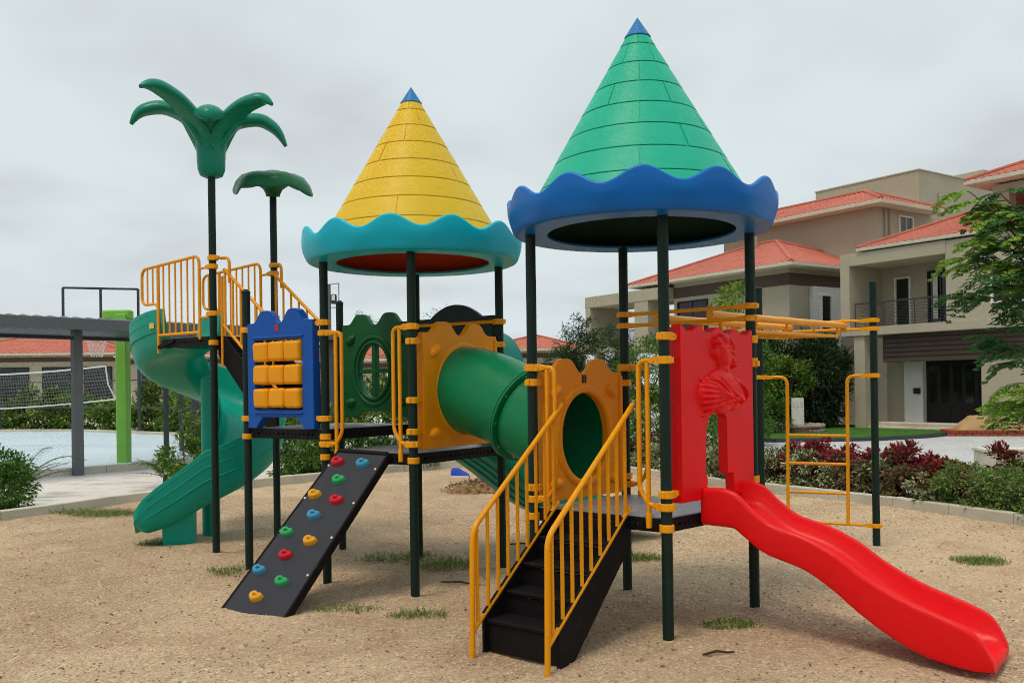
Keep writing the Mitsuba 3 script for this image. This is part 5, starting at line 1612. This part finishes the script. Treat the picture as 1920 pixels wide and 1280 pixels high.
def bipinnate(rg, base, az, length, rise, droop, col, npin=9, pl_=0.22, leaf=0.05, width=0.018):
    """leaf of a flame tree: a rachis carrying pairs of small fronds"""
    t = np.linspace(0, 1, 10)
    h = np.array([math.cos(az), math.sin(az), 0])
    R_ = np.array(base)[None] + h * (length * t)[:, None] + np.array([0, 0, 1.0]) * (length * (rise * t - droop * t * t))[:, None]
    out = []
    rv = tube(R_, np.linspace(0.006, 0.002, 10), 4)
    out.append((np.asarray(rv.vertices), np.asarray(rv.faces), np.tile(np.array([[0.17, 0.20, 0.06]]), (len(rv.vertices), 1))))
    for f in np.linspace(0.22, 1.0, npin):
        q = np.array([np.interp(f, t, R_[:, k]) for k in range(3)])
        s_ = math.sin(math.pi * (0.2 + 0.72 * f)) ** 0.5
        for sgn in (1, -1):
            out += frond(rg, q, az + sgn * rg.uniform(0.85, 1.15), pl_ * s_ * rg.uniform(0.85, 1.1), rg.uniform(-0.05, 0.25), rg.uniform(0.25, 0.5), leaf, width, np.array(col) * rg.uniform(0.8, 1.2), 11)
    return out


# -- left of the sand
bush('shrub', 'round dark green shrub at the left edge behind the kerb', 'shrub', (-7.50, 13.25), (0.50, 0.46, 0.86), 5200, 0.060, 0.034, G_MID, G_LIGHT, 0.18, 11, clumps=48)
bush('shrub', 'round glossy shrub growing behind the end of the spiral slide', 'shrub', (-5.78, 16.1), (0.46, 0.44, 0.78), 4200, 0.085, 0.034, G_MID, G_YEL, 0.30, 12, clumps=36)
bush('shrub', 'broad leafy shrub behind the sloping climbing board', 'shrub', (-4.15, 17.75), (0.66, 0.5, 0.98), 5200, 0.10, 0.036, G_MID, G_LIGHT, 0.30, 13, clumps=44)


def frond_plant(name, label, ctr, n, length, col, seed, leaf=0.11, width=0.012, rise=(0.5, 1.3), npair=24, az=None, z0=0.1):
    rg = np.random.default_rng(seed)
    k = thing(name, label, 'plant')
    ps = []
    for i in range(n):
        a = rg.uniform(0, 2 * math.pi) if az is None else rg.uniform(*az)
        r = rg.uniform(*rise)
        ps += frond(rg, (ctr[0] + rg.normal() * 0.04, ctr[1] + rg.normal() * 0.04, z0 + rg.uniform(0, 0.15)), a, length * rg.uniform(0.7, 1.1), r, r * rg.uniform(0.45, 0.75), leaf, width, np.array(col) * rg.uniform(0.75, 1.25), npair)
    m, c = join(ps)
    part(k, 'frond', m, 'm_leaf', color=c)
    part(k, 'stem', tube(np.array([(ctr[0], ctr[1], -0.02), (ctr[0], ctr[1], z0 + 0.12)]), [0.06, 0.04], 8), 'm_bark', True)
    return k


frond_plant('palm', 'young palm with fine arching fronds behind the left edge shrub', (-8.05, 14.6), 14, 1.15, [0.05, 0.12, 0.05], 21, 0.16, 0.013)
frond_plant('palm', 'feathery palm left of the glossy shrub by the spiral slide', (-6.25, 16.3), 14, 0.72, [0.06, 0.14, 0.06], 22, 0.11, 0.011)
frond_plant('palm', 'small spiky palm beyond the court behind the net', (-20.6, 41.5), 16, 1.7, [0.09, 0.17, 0.04], 23, 0.32, 0.04)
rg = np.random.default_rng(31)


def sapling(label, ctr, hgt, n, ln, wd, col, alt, seed, spread=0.35):
    rg = np.random.default_rng(seed)
    k = thing('sapling', label, 'plant')
    ps, ms = [], []
    for i in range(n):
        top_ = np.array([ctr[0] + rg.normal() * spread, ctr[1] + rg.normal() * spread, hgt * rg.uniform(0.6, 1.0)])
        b = np.array([ctr[0] + rg.normal() * 0.06, ctr[1] + rg.normal() * 0.06, 0.0])
        u = np.linspace(0, 1, 7)[:, None]
        P = b * (1 - u) + top_ * u + np.array([0, 0, 0.1]) * (u * (1 - u))
        ms.append(tube(P, np.linspace(0.014, 0.005, 7), 5))
        m_ = 46
        f = rg.uniform(0.25, 1.0, m_)
        Q = b * (1 - f[:, None]) + top_ * f[:, None] + rg.normal(size=(m_, 3)) * 0.03
        Dr = unit(rg, m_); Dr[:, 2] = Dr[:, 2] * 0.5 + 0.15
        ps.append(leaves(Q, Dr, np.array([0, 0, 1.0])[None] + unit(rg, m_) * 0.5, ln * rg.uniform(0.6, 1.2, m_), wd * rg.uniform(0.8, 1.2, m_), palette(rg, m_, col, 0.2, alt, 0.35), 0.25))
    m, c = join(ps)
    part(k, 'foliage', m, 'm_leaf', color=c)
    part(k, 'stem', cat(ms), 'm_bark', True)


sapling('leafy yellow green sapling behind the glossy shrub', (-6.1, 18.0), 1.55, 12, 0.17, 0.06, G_MID, G_YEL, 41)
sapling('thin light leaved sapling standing by the far court kerb', (-10.6, 30.5), 2.3, 12, 0.24, 0.08, G_MID, G_YEL, 42, 0.5)

# hedge of mixed shrubs beyond the court
ORD = 'first second third fourth fifth sixth seventh eighth ninth tenth eleventh twelfth thirteenth'.split()
far_pos = [(-28.8, 42.0), (-26.5, 42.0), (-24.2, 42.2), (-22.0, 42.0), (-19.6, 41.4), (-17.4, 40.6), (-15.4, 39.6), (-13.4, 38.2), (-11.6, 36.6), (-9.8, 35.0), (-8.2, 33.4), (-6.6, 31.8), (-5.0, 30.4)]
for i, (x, y) in enumerate(far_pos):
    bush('shrub', f'{ORD[i]} leafy shrub from the left along the far side of the sports court', 'shrub', (x, y), (1.5, 0.9, 1.55 + 0.4 * math.sin(i * 2.3)), 2600, 0.24, 0.085, G_MID if i % 3 else [0.06, 0.12, 0.03], G_YEL, 0.28, 50 + i, group='shrubs along the far side of the court', clumps=30)

# shrubs behind the far kerb
back = [(-3.0, 18.9), (-2.1, 19.4), (-1.2, 20.0), (-0.3, 20.2), (0.6, 20.1), (1.4, 19.5), (2.1, 18.6)]
for i, (x, y) in enumerate(back):
    bush('shrub', f'{ORD[i]} low dark shrub from the left in the bed behind the far kerb', 'shrub', (x, y), (0.56, 0.42, 0.62 + 0.1 * (i % 3)), 1700, 0.09, 0.036, [0.03, 0.07, 0.02], G_LIGHT, 0.22, 80 + i, group='low shrubs behind the far kerb', clumps=26)
tall = [(-3.4, 22.5, 1.35), (-1.9, 23.0, 1.5), (-0.5, 23.5, 1.35), (0.9, 23.0, 1.2), (-4.9, 22.3, 1.2)]
for i, (x, y, h_) in enumerate(tall):
    bush('shrub', f'{ORD[(1, 2, 3, 4, 0)[i]]} taller light green shrub from the left behind the far bed', 'shrub', (x, y), (0.95, 0.7, h_), 2400, 0.14, 0.055, G_MID, G_YEL, 0.3, 95 + i, group='taller shrubs behind the far bed', clumps=34)


# -- trees
def limb(rg, a, b, r0, r1, n=7, wob=0.05):
    u = np.linspace(0, 1, n)[:, None]
    P = a * (1 - u) + b * u + np.cumsum(rg.normal(size=(n, 3)), 0) * wob * np.linalg.norm(b - a) / n * np.sin(np.pi * u)
    return tube(P, np.linspace(r0, r1, n), 8), P


def wispy_tree(label, ctr, hgt, spread, seed, col, alt, n=5200):
    rg = np.random.default_rng(seed)
    k = thing('tree', label, 'tree')
    b = np.array([ctr[0], ctr[1], 0.0])
    ms, ps = [], []
    tr, P = limb(rg, b, b + [0.1, 0, hgt * 0.75], 0.09, 0.03)
    ms.append(tr)
    for i in range(16):
        s = P[rg.integers(2, 7)]
        e = s + np.array([rg.normal() * spread, rg.normal() * spread * 0.6, rg.uniform(0.15, 0.5) * hgt])
        e[2] = min(e[2], hgt)
        l, Q = limb(rg, s, e, 0.03, 0.008)
        ms.append(l)
        for j in range(3, 7):
            for _ in range(3):
                m_ = n // 192
                d = unit(rg, 1)[0]; d[2] = abs(d[2]) * 0.4
                L_ = rg.uniform(0.35, 0.75)
                f = rg.random(m_)[:, None]
                pts = Q[j] + d * L_ * f + rg.normal(size=(m_, 3)) * 0.05
                ps.append(leaves(pts, d[None] * 0.7 + rg.normal(size=(m_, 3)) * 0.4 - [0, 0, 0.2], unit(rg, m_) + [0, 0, 0.6], rg.uniform(0.10, 0.22, m_), rg.uniform(0.02, 0.035, m_), palette(rg, m_, col, 0.25, alt, 0.25)))
    part(k, 'trunk', cat(ms), 'm_bark', True)
    m, c = join(ps)
    part(k, 'crown', m, 'm_leaf', color=c)


wispy_tree('wispy dark green tree behind the crawl tube and left of the middle villa', (2.0, 30.5), 3.9, 0.95, 61, [0.035, 0.075, 0.03], [0.08, 0.14, 0.05])
wispy_tree('smaller wispy tree right behind the orange oval hole panel', (3.2, 29.0), 3.1, 0.6, 62, [0.035, 0.075, 0.03], [0.08, 0.14, 0.05], 3600)
wispy_tree('pale distant tree behind the dark arched panel', (-3.4, 40.0), 5.0, 1.4, 63, [0.09, 0.13, 0.07], [0.15, 0.2, 0.09], 3600)


def bushy_tree(label, ctr, hgt, rad, n, ln, wd, col, alt, palt, seed, clumps=60, trunk=True):
    rg = np.random.default_rng(seed)
    k = thing('tree', label, 'tree')
    b = np.array([ctr[0], ctr[1], 0.0])
    c = b + [0, 0, hgt - rad[2]]
    ms = []
    tr, P = limb(rg, b, c, 0.08, 0.05)
    ms.append(tr)
    for i in range(8):
        e = c + unit(rg, 1)[0] * np.array(rad) * 0.7
        ms.append(limb(rg, P[4], e, 0.035, 0.01)[0])
    part(k, 'trunk', cat(ms), 'm_bark', True)
    m, cc_ = join([clump_leaves(rg, c, np.array(rad), n, ln, wd, col, alt, palt, clumps)])
    part(k, 'crown', m, 'm_leaf', color=cc_)


bushy_tree('light green bushy tree between the dark posts of the green roofed tower', (3.75, 25.0), 2.95, (0.85, 0.8, 1.0), 4200, 0.16, 0.04, G_MID, G_LIGHT, 0.45, 71)
bushy_tree('pale green sapling rising in front of the middle villa', (5.95, 24.2), 4.35, (0.50, 0.5, 0.45), 900, 0.17, 0.05, G_LIGHT, G_YEL, 0.5, 72, 16)
bushy_tree('small light leaved tree beside the pale marker slab', (9.75, 32.2), 2.6, (0.85, 0.7, 0.9), 3200, 0.17, 0.07, G_MID, G_YEL, 0.3, 73)
bushy_tree('tall dark tree between the two villas, nearest the right villa', (11.0, 33.2), 3.3, (1.1, 0.9, 1.6), 5200, 0.30, 0.05, [0.028, 0.06, 0.022], [0.10, 0.13, 0.08], 0.2, 74, 80)
bushy_tree('tall dark tree between the two villas, left of the other', (9.4, 33.8), 3.5, (1.2, 0.9, 1.7), 5200, 0.30, 0.05, [0.025, 0.055, 0.018], G_MID, 0.3, 75, 80)
bushy_tree('tall dark tree filling the corner by the right villa pillar', (11.75, 33.9), 3.3, (0.9, 0.8, 1.6), 4200, 0.30, 0.05, [0.03, 0.07, 0.025], G_MID, 0.2, 78, 70)
bushy_tree('yellow green leaved tree just behind the right dark posts', (7.9, 30.5), 3.2, (0.9, 0.8, 1.0), 3600, 0.22, 0.06, G_MID, G_YEL, 0.35, 76)
bush('shrub', 'clipped bright green shrub left of the pale marker slab', 'shrub', (8.35, 29.6), (0.62, 0.5, 1.15), 2600, 0.11, 0.05, G_MID, G_LIGHT, 0.4, 77)
for i, (x, y) in enumerate([(4.6, 23.5), (5.5, 23.0), (6.4, 25.0), (2.6, 24.5), (3.6, 22.6)]):
    bush('shrub', f'{ORD[(2, 3, 4, 0, 1)[i]]} medium green shrub from the left in front of the middle villa', 'shrub', (x, y), (0.75, 0.6, 1.15 + 0.2 * (i % 2)), 2200, 0.12, 0.045, G_MID, G_LIGHT, 0.3, 110 + i, group='shrubs in front of the middle villa')

# flame tree at the right edge
rg = np.random.default_rng(77)
ft_ = thing('tree', 'feathery leaved young tree at the right edge in front of the villa', 'tree')
tb0 = np.array([7.72, 13.1, 0.0])
ms, ps = [], []
tr, TP = limb(rg, tb0, tb0 + [-0.05, 0, 4.3], 0.055, 0.03, 12, 0.06)
ms.append(tr)
tips = []
for i in range(38):
    z = rg.uniform(0.8, 4.4) if i % 3 else rg.uniform(2.4, 4.0)
    s = np.array([np.interp(z, TP[:, 2], TP[:, k]) for k in range(3)])
    a = rg.uniform(0, 2 * math.pi)
    L_ = rg.uniform(0.35, 0.95) * (1.15 if z > 2.0 else 0.75)
    e = s + np.array([math.cos(a) * L_, math.sin(a) * L_, rg.uniform(0.2, 0.85)])
    l, Q = limb(rg, s, e, 0.020, 0.008, 6)
    ms.append(l)
    young = rg.random() < (0.70 if z < 1.7 else 0.22)
    for j in (3, 4, 5):
        for _ in range(2):
            colr = np.array([0.28, 0.46, 0.08]) if young else np.array([0.085, 0.215, 0.075])
            ps += bipinnate(rg, Q[j], rg.uniform(0, 2 * math.pi) if rg.random() < 0.5 else a + rg.normal() * 0.6, rg.uniform(0.38, 0.58), rg.uniform(0.1, 0.5), rg.uniform(0.4, 0.8), colr, 7, 0.20, 0.062, 0.024)
part(ft_, 'trunk', cat(ms), 'm_bark', True)
m, c = join(ps)
part(ft_, 'crown', m, 'm_leaf', color=c)

# planting bed on the right: red, variegated and green plants
kl = np.array(right_k)
bl_ = np.r_[0, np.cumsum(np.linalg.norm(np.diff(kl, axis=0), axis=1))]


def bed(s, off):
    x, y = np.interp(s, bl_, kl[:, 0]), np.interp(s, bl_, kl[:, 1])
    d = U3(np.array([np.interp(s + 0.1, bl_, kl[:, 0]) - np.interp(s - 0.1, bl_, kl[:, 0]), np.interp(s + 0.1, bl_, kl[:, 1]) - np.interp(s - 0.1, bl_, kl[:, 1])]))
    n = np.array([-d[1], d[0]])
    return x + n[0] * off, y + n[1] * off


RED, PINK, CREAM = [0.25, 0.035, 0.045], [0.36, 0.13, 0.11], [0.55, 0.57, 0.34]
rg = np.random.default_rng(91)
S = 0.25
i = 0
tot_b = bl_[-1]
while S < tot_b - 0.2:
    x, y = bed(S, 0.34)
    fr = S / tot_b
    if y > 11.9:
        bush('foliage_plant', 'low variegated cream and green plant in the front row behind the right kerb', 'plant', (x, y), (0.36, 0.28, 0.50 * rg.uniform(0.85, 1.15)), 1600, 0.070, 0.034, [0.11, 0.15, 0.055], CREAM if rg.random() < 0.6 else [0.36, 0.20, 0.13], 0.50, 200 + i, 'variegated plants behind the right kerb', 16)
    else:
        bush('hedge_plant', 'dense green hedge plant with tiny white flowers behind the right kerb', 'hedge', (x, y), (0.40, 0.36, 0.58 * rg.uniform(0.9, 1.1)), 2800, 0.050, 0.024, [0.15, 0.245, 0.07], [0.24, 0.34, 0.10], 0.40, 200 + i, 'flowering hedge plants behind the right kerb', 24, 34)
    x, y = bed(S + 0.15, 0.70)
    if 11.6 < y < 14.6:
        bush('coleus', 'dark red leaved plant in the back row behind the right kerb', 'plant', (x, y), (0.40, 0.34, 0.66 * rg.uniform(0.85, 1.15)), 1700, 0.080, 0.050, RED, PINK if rg.random() < 0.6 else [0.16, 0.14, 0.05], 0.30, 400 + i, 'red leaved plants behind the right kerb', 18)
    elif y >= 14.6:
        bush('foliage_plant', 'low variegated cream and green plant in the front row behind the right kerb', 'plant', (x, y), (0.38, 0.30, 0.62), 1500, 0.065, 0.03, [0.07, 0.11, 0.035], PINK if rg.random() < 0.4 else CREAM, 0.35, 400 + i, 'variegated plants behind the right kerb', 16)
    else:
        bush('hedge_plant', 'dense green hedge plant with tiny white flowers behind the right kerb', 'hedge', (x, y), (0.42, 0.36, 0.70 * rg.uniform(0.9, 1.1)), 2800, 0.050, 0.024, [0.15, 0.245, 0.07], [0.26, 0.36, 0.10], 0.4, 400 + i, 'flowering hedge plants behind the right kerb', 24, 30)
    S += rg.uniform(0.40, 0.50); i += 1

# ---------------------------------------------------------------- loose things on the sand


def tuft(ctr, rx, ry, n, seed, lbl, hgt=0.09):
    rg = np.random.default_rng(seed)
    a, r = rg.uniform(0, 2 * math.pi, n), np.sqrt(rg.random(n))
    x, y = ctr[0] + rx * r * np.cos(a), ctr[1] + ry * r * np.sin(a)
    x += 0.10 * rx * rg.normal(size=n); y += 0.10 * ry * rg.normal(size=n)
    P = np.column_stack([x, y, sand_z(x, y) - 0.005])
    Dr = np.column_stack([rg.normal(size=n) * 0.55, rg.normal(size=n) * 0.55, np.ones(n)])
    v, f, c = leaves(P, Dr, unit(rg, n), hgt * rg.uniform(0.4, 1.2, n), np.full(n, 0.0065), palette(rg, n, [0.13, 0.25, 0.05], 0.25, [0.34, 0.31, 0.14], 0.22), 0.3)
    top('grass_tuft', tri(v, f), 'm_leaf', lbl, 'grass', kind='stuff', color=np.clip(c, .004, .8))


tuft((1.52, 6.42), 0.20, 0.13, 500, 1, 'small grass patch by the right post of the green roofed tower', 0.05)
tuft((4.38, 8.55), 0.24, 0.20, 900, 2, 'bright grass patch on open sand right of the red slide', 0.06)
tuft((-5.75, 12.85), 0.75, 0.30, 1500, 3, 'long grass patch along the left kerb', 0.10)
tuft((-0.74, 6.93), 0.24, 0.12, 330, 4, 'thin grass patch in front of the yellow roofed tower', 0.06)
tuft((-2.72, 8.6), 0.18, 0.16, 260, 5, 'thin grass patch beside the post left of the climbing board', 0.07)
tuft((-1.15, 9.15), 0.42, 0.22, 520, 6, 'sparse weeds in the shade under the yellow roofed tower', 0.09)
tuft((-1.35, 7.2), 0.28, 0.12, 260, 7, 'thin grass beside the foot of the climbing board', 0.05)
tuft((1.24, 9.0), 0.26, 0.14, 420, 8, 'grass sprig behind the black stairs', 0.10)
tuft((-0.66, 8.75), 0.26, 0.22, 420, 9, 'weeds behind the front post of the yellow roofed tower', 0.10)
tuft((-4.1, 10.3), 0.20, 0.10, 200, 10, 'weeds at the foot of the spiral slide', 0.09)
tuft((3.6, 14.6), 0.6, 0.2, 420, 12, 'dry grass along the right kerb behind the ladder', 0.05)

# pebbles and chips that give the sand its grain close to the camera
rg = np.random.default_rng(17)
ico = trimesh.creation.icosahedron()
bv, bf = np.asarray(ico.vertices), np.asarray(ico.faces)
n = 40000
Yp = 3.6 + 9.0 * rg.random(n) ** 1.7
Xp = rg.uniform(-1, 1, n) * (0.62 * Yp + 0.4)
keep = shapely.contains_xy(sand_poly.buffer(-0.1), Xp, Yp)
Xp, Yp = Xp[keep], Yp[keep]
n = len(Xp)
sz = np.exp(rg.normal(math.log(0.0046), 0.45, n))
sz = np.minimum(sz, 0.018)
sc = rg.uniform(0.6, 1.3, (n, 3)) * sz[:, None]; sc[:, 2] *= 0.6
v = bv[None] * sc[:, None] + np.column_stack([Xp, Yp, sand_z(Xp, Yp) + sz * 0.25])[:, None]
f = (np.arange(n)[:, None, None] * 12 + bf[None]).reshape(-1, 3)
pc = np.array([[0.46, 0.37, 0.25], [0.38, 0.30, 0.20], [0.56, 0.48, 0.36], [0.16, 0.12, 0.085], [0.30, 0.21, 0.14]])[rg.choice(5, n, p=[.34, .28, .18, .08, .12])] * rg.uniform(0.85, 1.15, (n, 1))
top('gravel', tri(v.reshape(-1, 3), f), 'm_vcol', 'small stones and chips strewn over the sand', 'gravel', kind='stuff', color=np.repeat(pc[:, None], 12, 1).reshape(-1, 3))
# dry leaves
n = 260
Yp = 4.2 + 9 * rg.random(n) ** 1.3; Xp = rg.uniform(-1, 1, n) * 0.6 * Yp
k2 = shapely.contains_xy(sand_poly.buffer(-0.2), Xp, Yp); Xp, Yp = Xp[k2], Yp[k2]; n = len(Xp)
d = unit(rg, n); d[:, 2] *= 0.15
nn2 = np.array([0, 0, 1.0])[None] + unit(rg, n) * 0.35
v, f, c = leaves(np.column_stack([Xp, Yp, sand_z(Xp, Yp) + 0.012]), d, nn2, rg.uniform(0.02, 0.055, n), rg.uniform(0.012, 0.026, n), palette(rg, n, [0.10, 0.06, 0.035], 0.35, [0.24, 0.15, 0.07], 0.35))
top('dry_leaves', tri(v, f), 'm_vcol', 'scattered brown dry leaves on the sand', 'dry leaves', kind='stuff', color=np.clip(c, .004, .8))
for i, (x, y, a, L_) in enumerate([(1.28, 5.72, 0.25, 0.22), (0.55, 10.4, 0.1, 0.5), (-0.45, 8.0, -0.4, 0.45), (0.1, 9.9, 0.15, 0.6)]):
    h = np.array([math.cos(a), math.sin(a), 0])
    p = np.array([x, y, sand_z(x, y) + 0.012])
    P = np.array([p - h * L_ / 2, p - h * L_ * 0.1 + [0.01, 0.015, 0.01], p + h * L_ * 0.25 + [0, -0.01, 0.004], p + h * L_ / 2])
    top('twig', tube(P, [0.007, 0.009, 0.007, 0.004], 6), 'm_twig', ['short dark stick on the sand in front of the black stairs', 'long thin stick on the sand behind the black stairs', 'dark stick by the front post of the yellow roofed tower', 'long fallen stick under the crawl tube'][i], 'stick', smooth=True)

# heap of dry brown plant litter under the crawl tube
hp = np.meshgrid(np.linspace(-1, 1, 50), np.linspace(-1, 1, 30), indexing='ij')
hz = np.clip(1 - hp[0] ** 2 - hp[1] ** 2, 0, 1) ** 0.7
nz_ = meshkit.fbm(np.stack([hp[0] * 4, hp[1] * 3, hp[0] * 0], -1), 4, seed=9)
cx_, cy_ = -0.40, 15.0
Vh = np.stack([cx_ + hp[0] * 0.75, cy_ + hp[1] * 0.4, sand_z(cx_ + hp[0] * 0.75, cy_ + hp[1] * 0.4) - 0.02 + hz * (0.06 + 0.22 * nz_)], -1)
lh = thing('litter_heap', 'low heap of brown dry plant litter on the sand below the crawl tube', 'heap')
part(lh, 'mound', grid_mesh(Vh), 'm_hay', True)
n = 700
a, r = rg.uniform(0, 6.28, n), np.sqrt(rg.random(n)) * 1.05
xx, yy = cx_ + 0.75 * r * np.cos(a), cy_ + 0.4 * r * np.sin(a)
zz2 = sand_z(xx, yy) + 0.01 + np.clip(1 - r ** 2, 0, 1) ** 0.7 * 0.17
d = unit(rg, n); d[:, 2] = np.abs(d[:, 2]) * 0.4
v, f, c = leaves(np.column_stack([xx, yy, zz2]), d, unit(rg, n) + [0, 0, 1.0], rg.uniform(0.05, 0.14, n), rg.uniform(0.010, 0.03, n), palette(rg, n, [0.17, 0.11, 0.06], 0.35, [0.30, 0.22, 0.12], 0.3))
part(lh, 'straw', tri(v, f), 'm_vcol', color=np.clip(c, .004, .8), kind='stuff')

# blue sneaker lying on the sand behind the yellow tower
sn = thing('sneaker', 'blue sneaker with white sole on the sand behind the crawl tube', 'shoe')
s0_ = np.array([-1.02, 17.4, 0.0]); s0_[2] = float(sand_z(np.array(s0_[0]), np.array(s0_[1]))) + 0.0
xs_ = np.linspace(-0.15, 0.15, 19)
wdt = np.interp(xs_, [-0.15, -0.10, 0, 0.09, 0.13, 0.15], [0.028, 0.040, 0.040, 0.050, 0.042, 0.018])
hgt_ = np.interp(xs_, [-0.15, -0.11, -0.03, 0.03, 0.10, 0.15], [0.10, 0.135, 0.13, 0.10, 0.062, 0.030])
xs_, wdt, hgt_ = xs_ * 1.18, wdt * 1.18, hgt_ * 1.18
rings, soles = [], []
for x, w_, h_ in zip(xs_, wdt, hgt_):
    b = np.linspace(0, math.pi, 12)
    rings.append([(x, w_ * math.cos(t) * (1 - 0.25 * math.sin(t)), 0.030 + h_ * math.sin(t)) for t in b])
    soles.append([(x * 1.03, w_ * 1.08 * cc_, z_) for cc_, z_ in ((-1, 0.0), (-1.04, 0.018), (-1, 0.034), (1, 0.034), (1.04, 0.018), (1, 0.0))])
a = math.radians(-12); ex = np.array([math.cos(a), math.sin(a), 0]); ey = np.array([-math.sin(a), math.cos(a), 0])
part(sn, 'upper', place(grid_mesh(np.array(rings)), s0_, ex, ey, (0, 0, 1.0)), 'm_sneaker', True)
part(sn, 'sole', place(grid_mesh(np.array(soles), closed_v=True), s0_, ex, ey, (0, 0, 1.0)), 'm_white', 40)
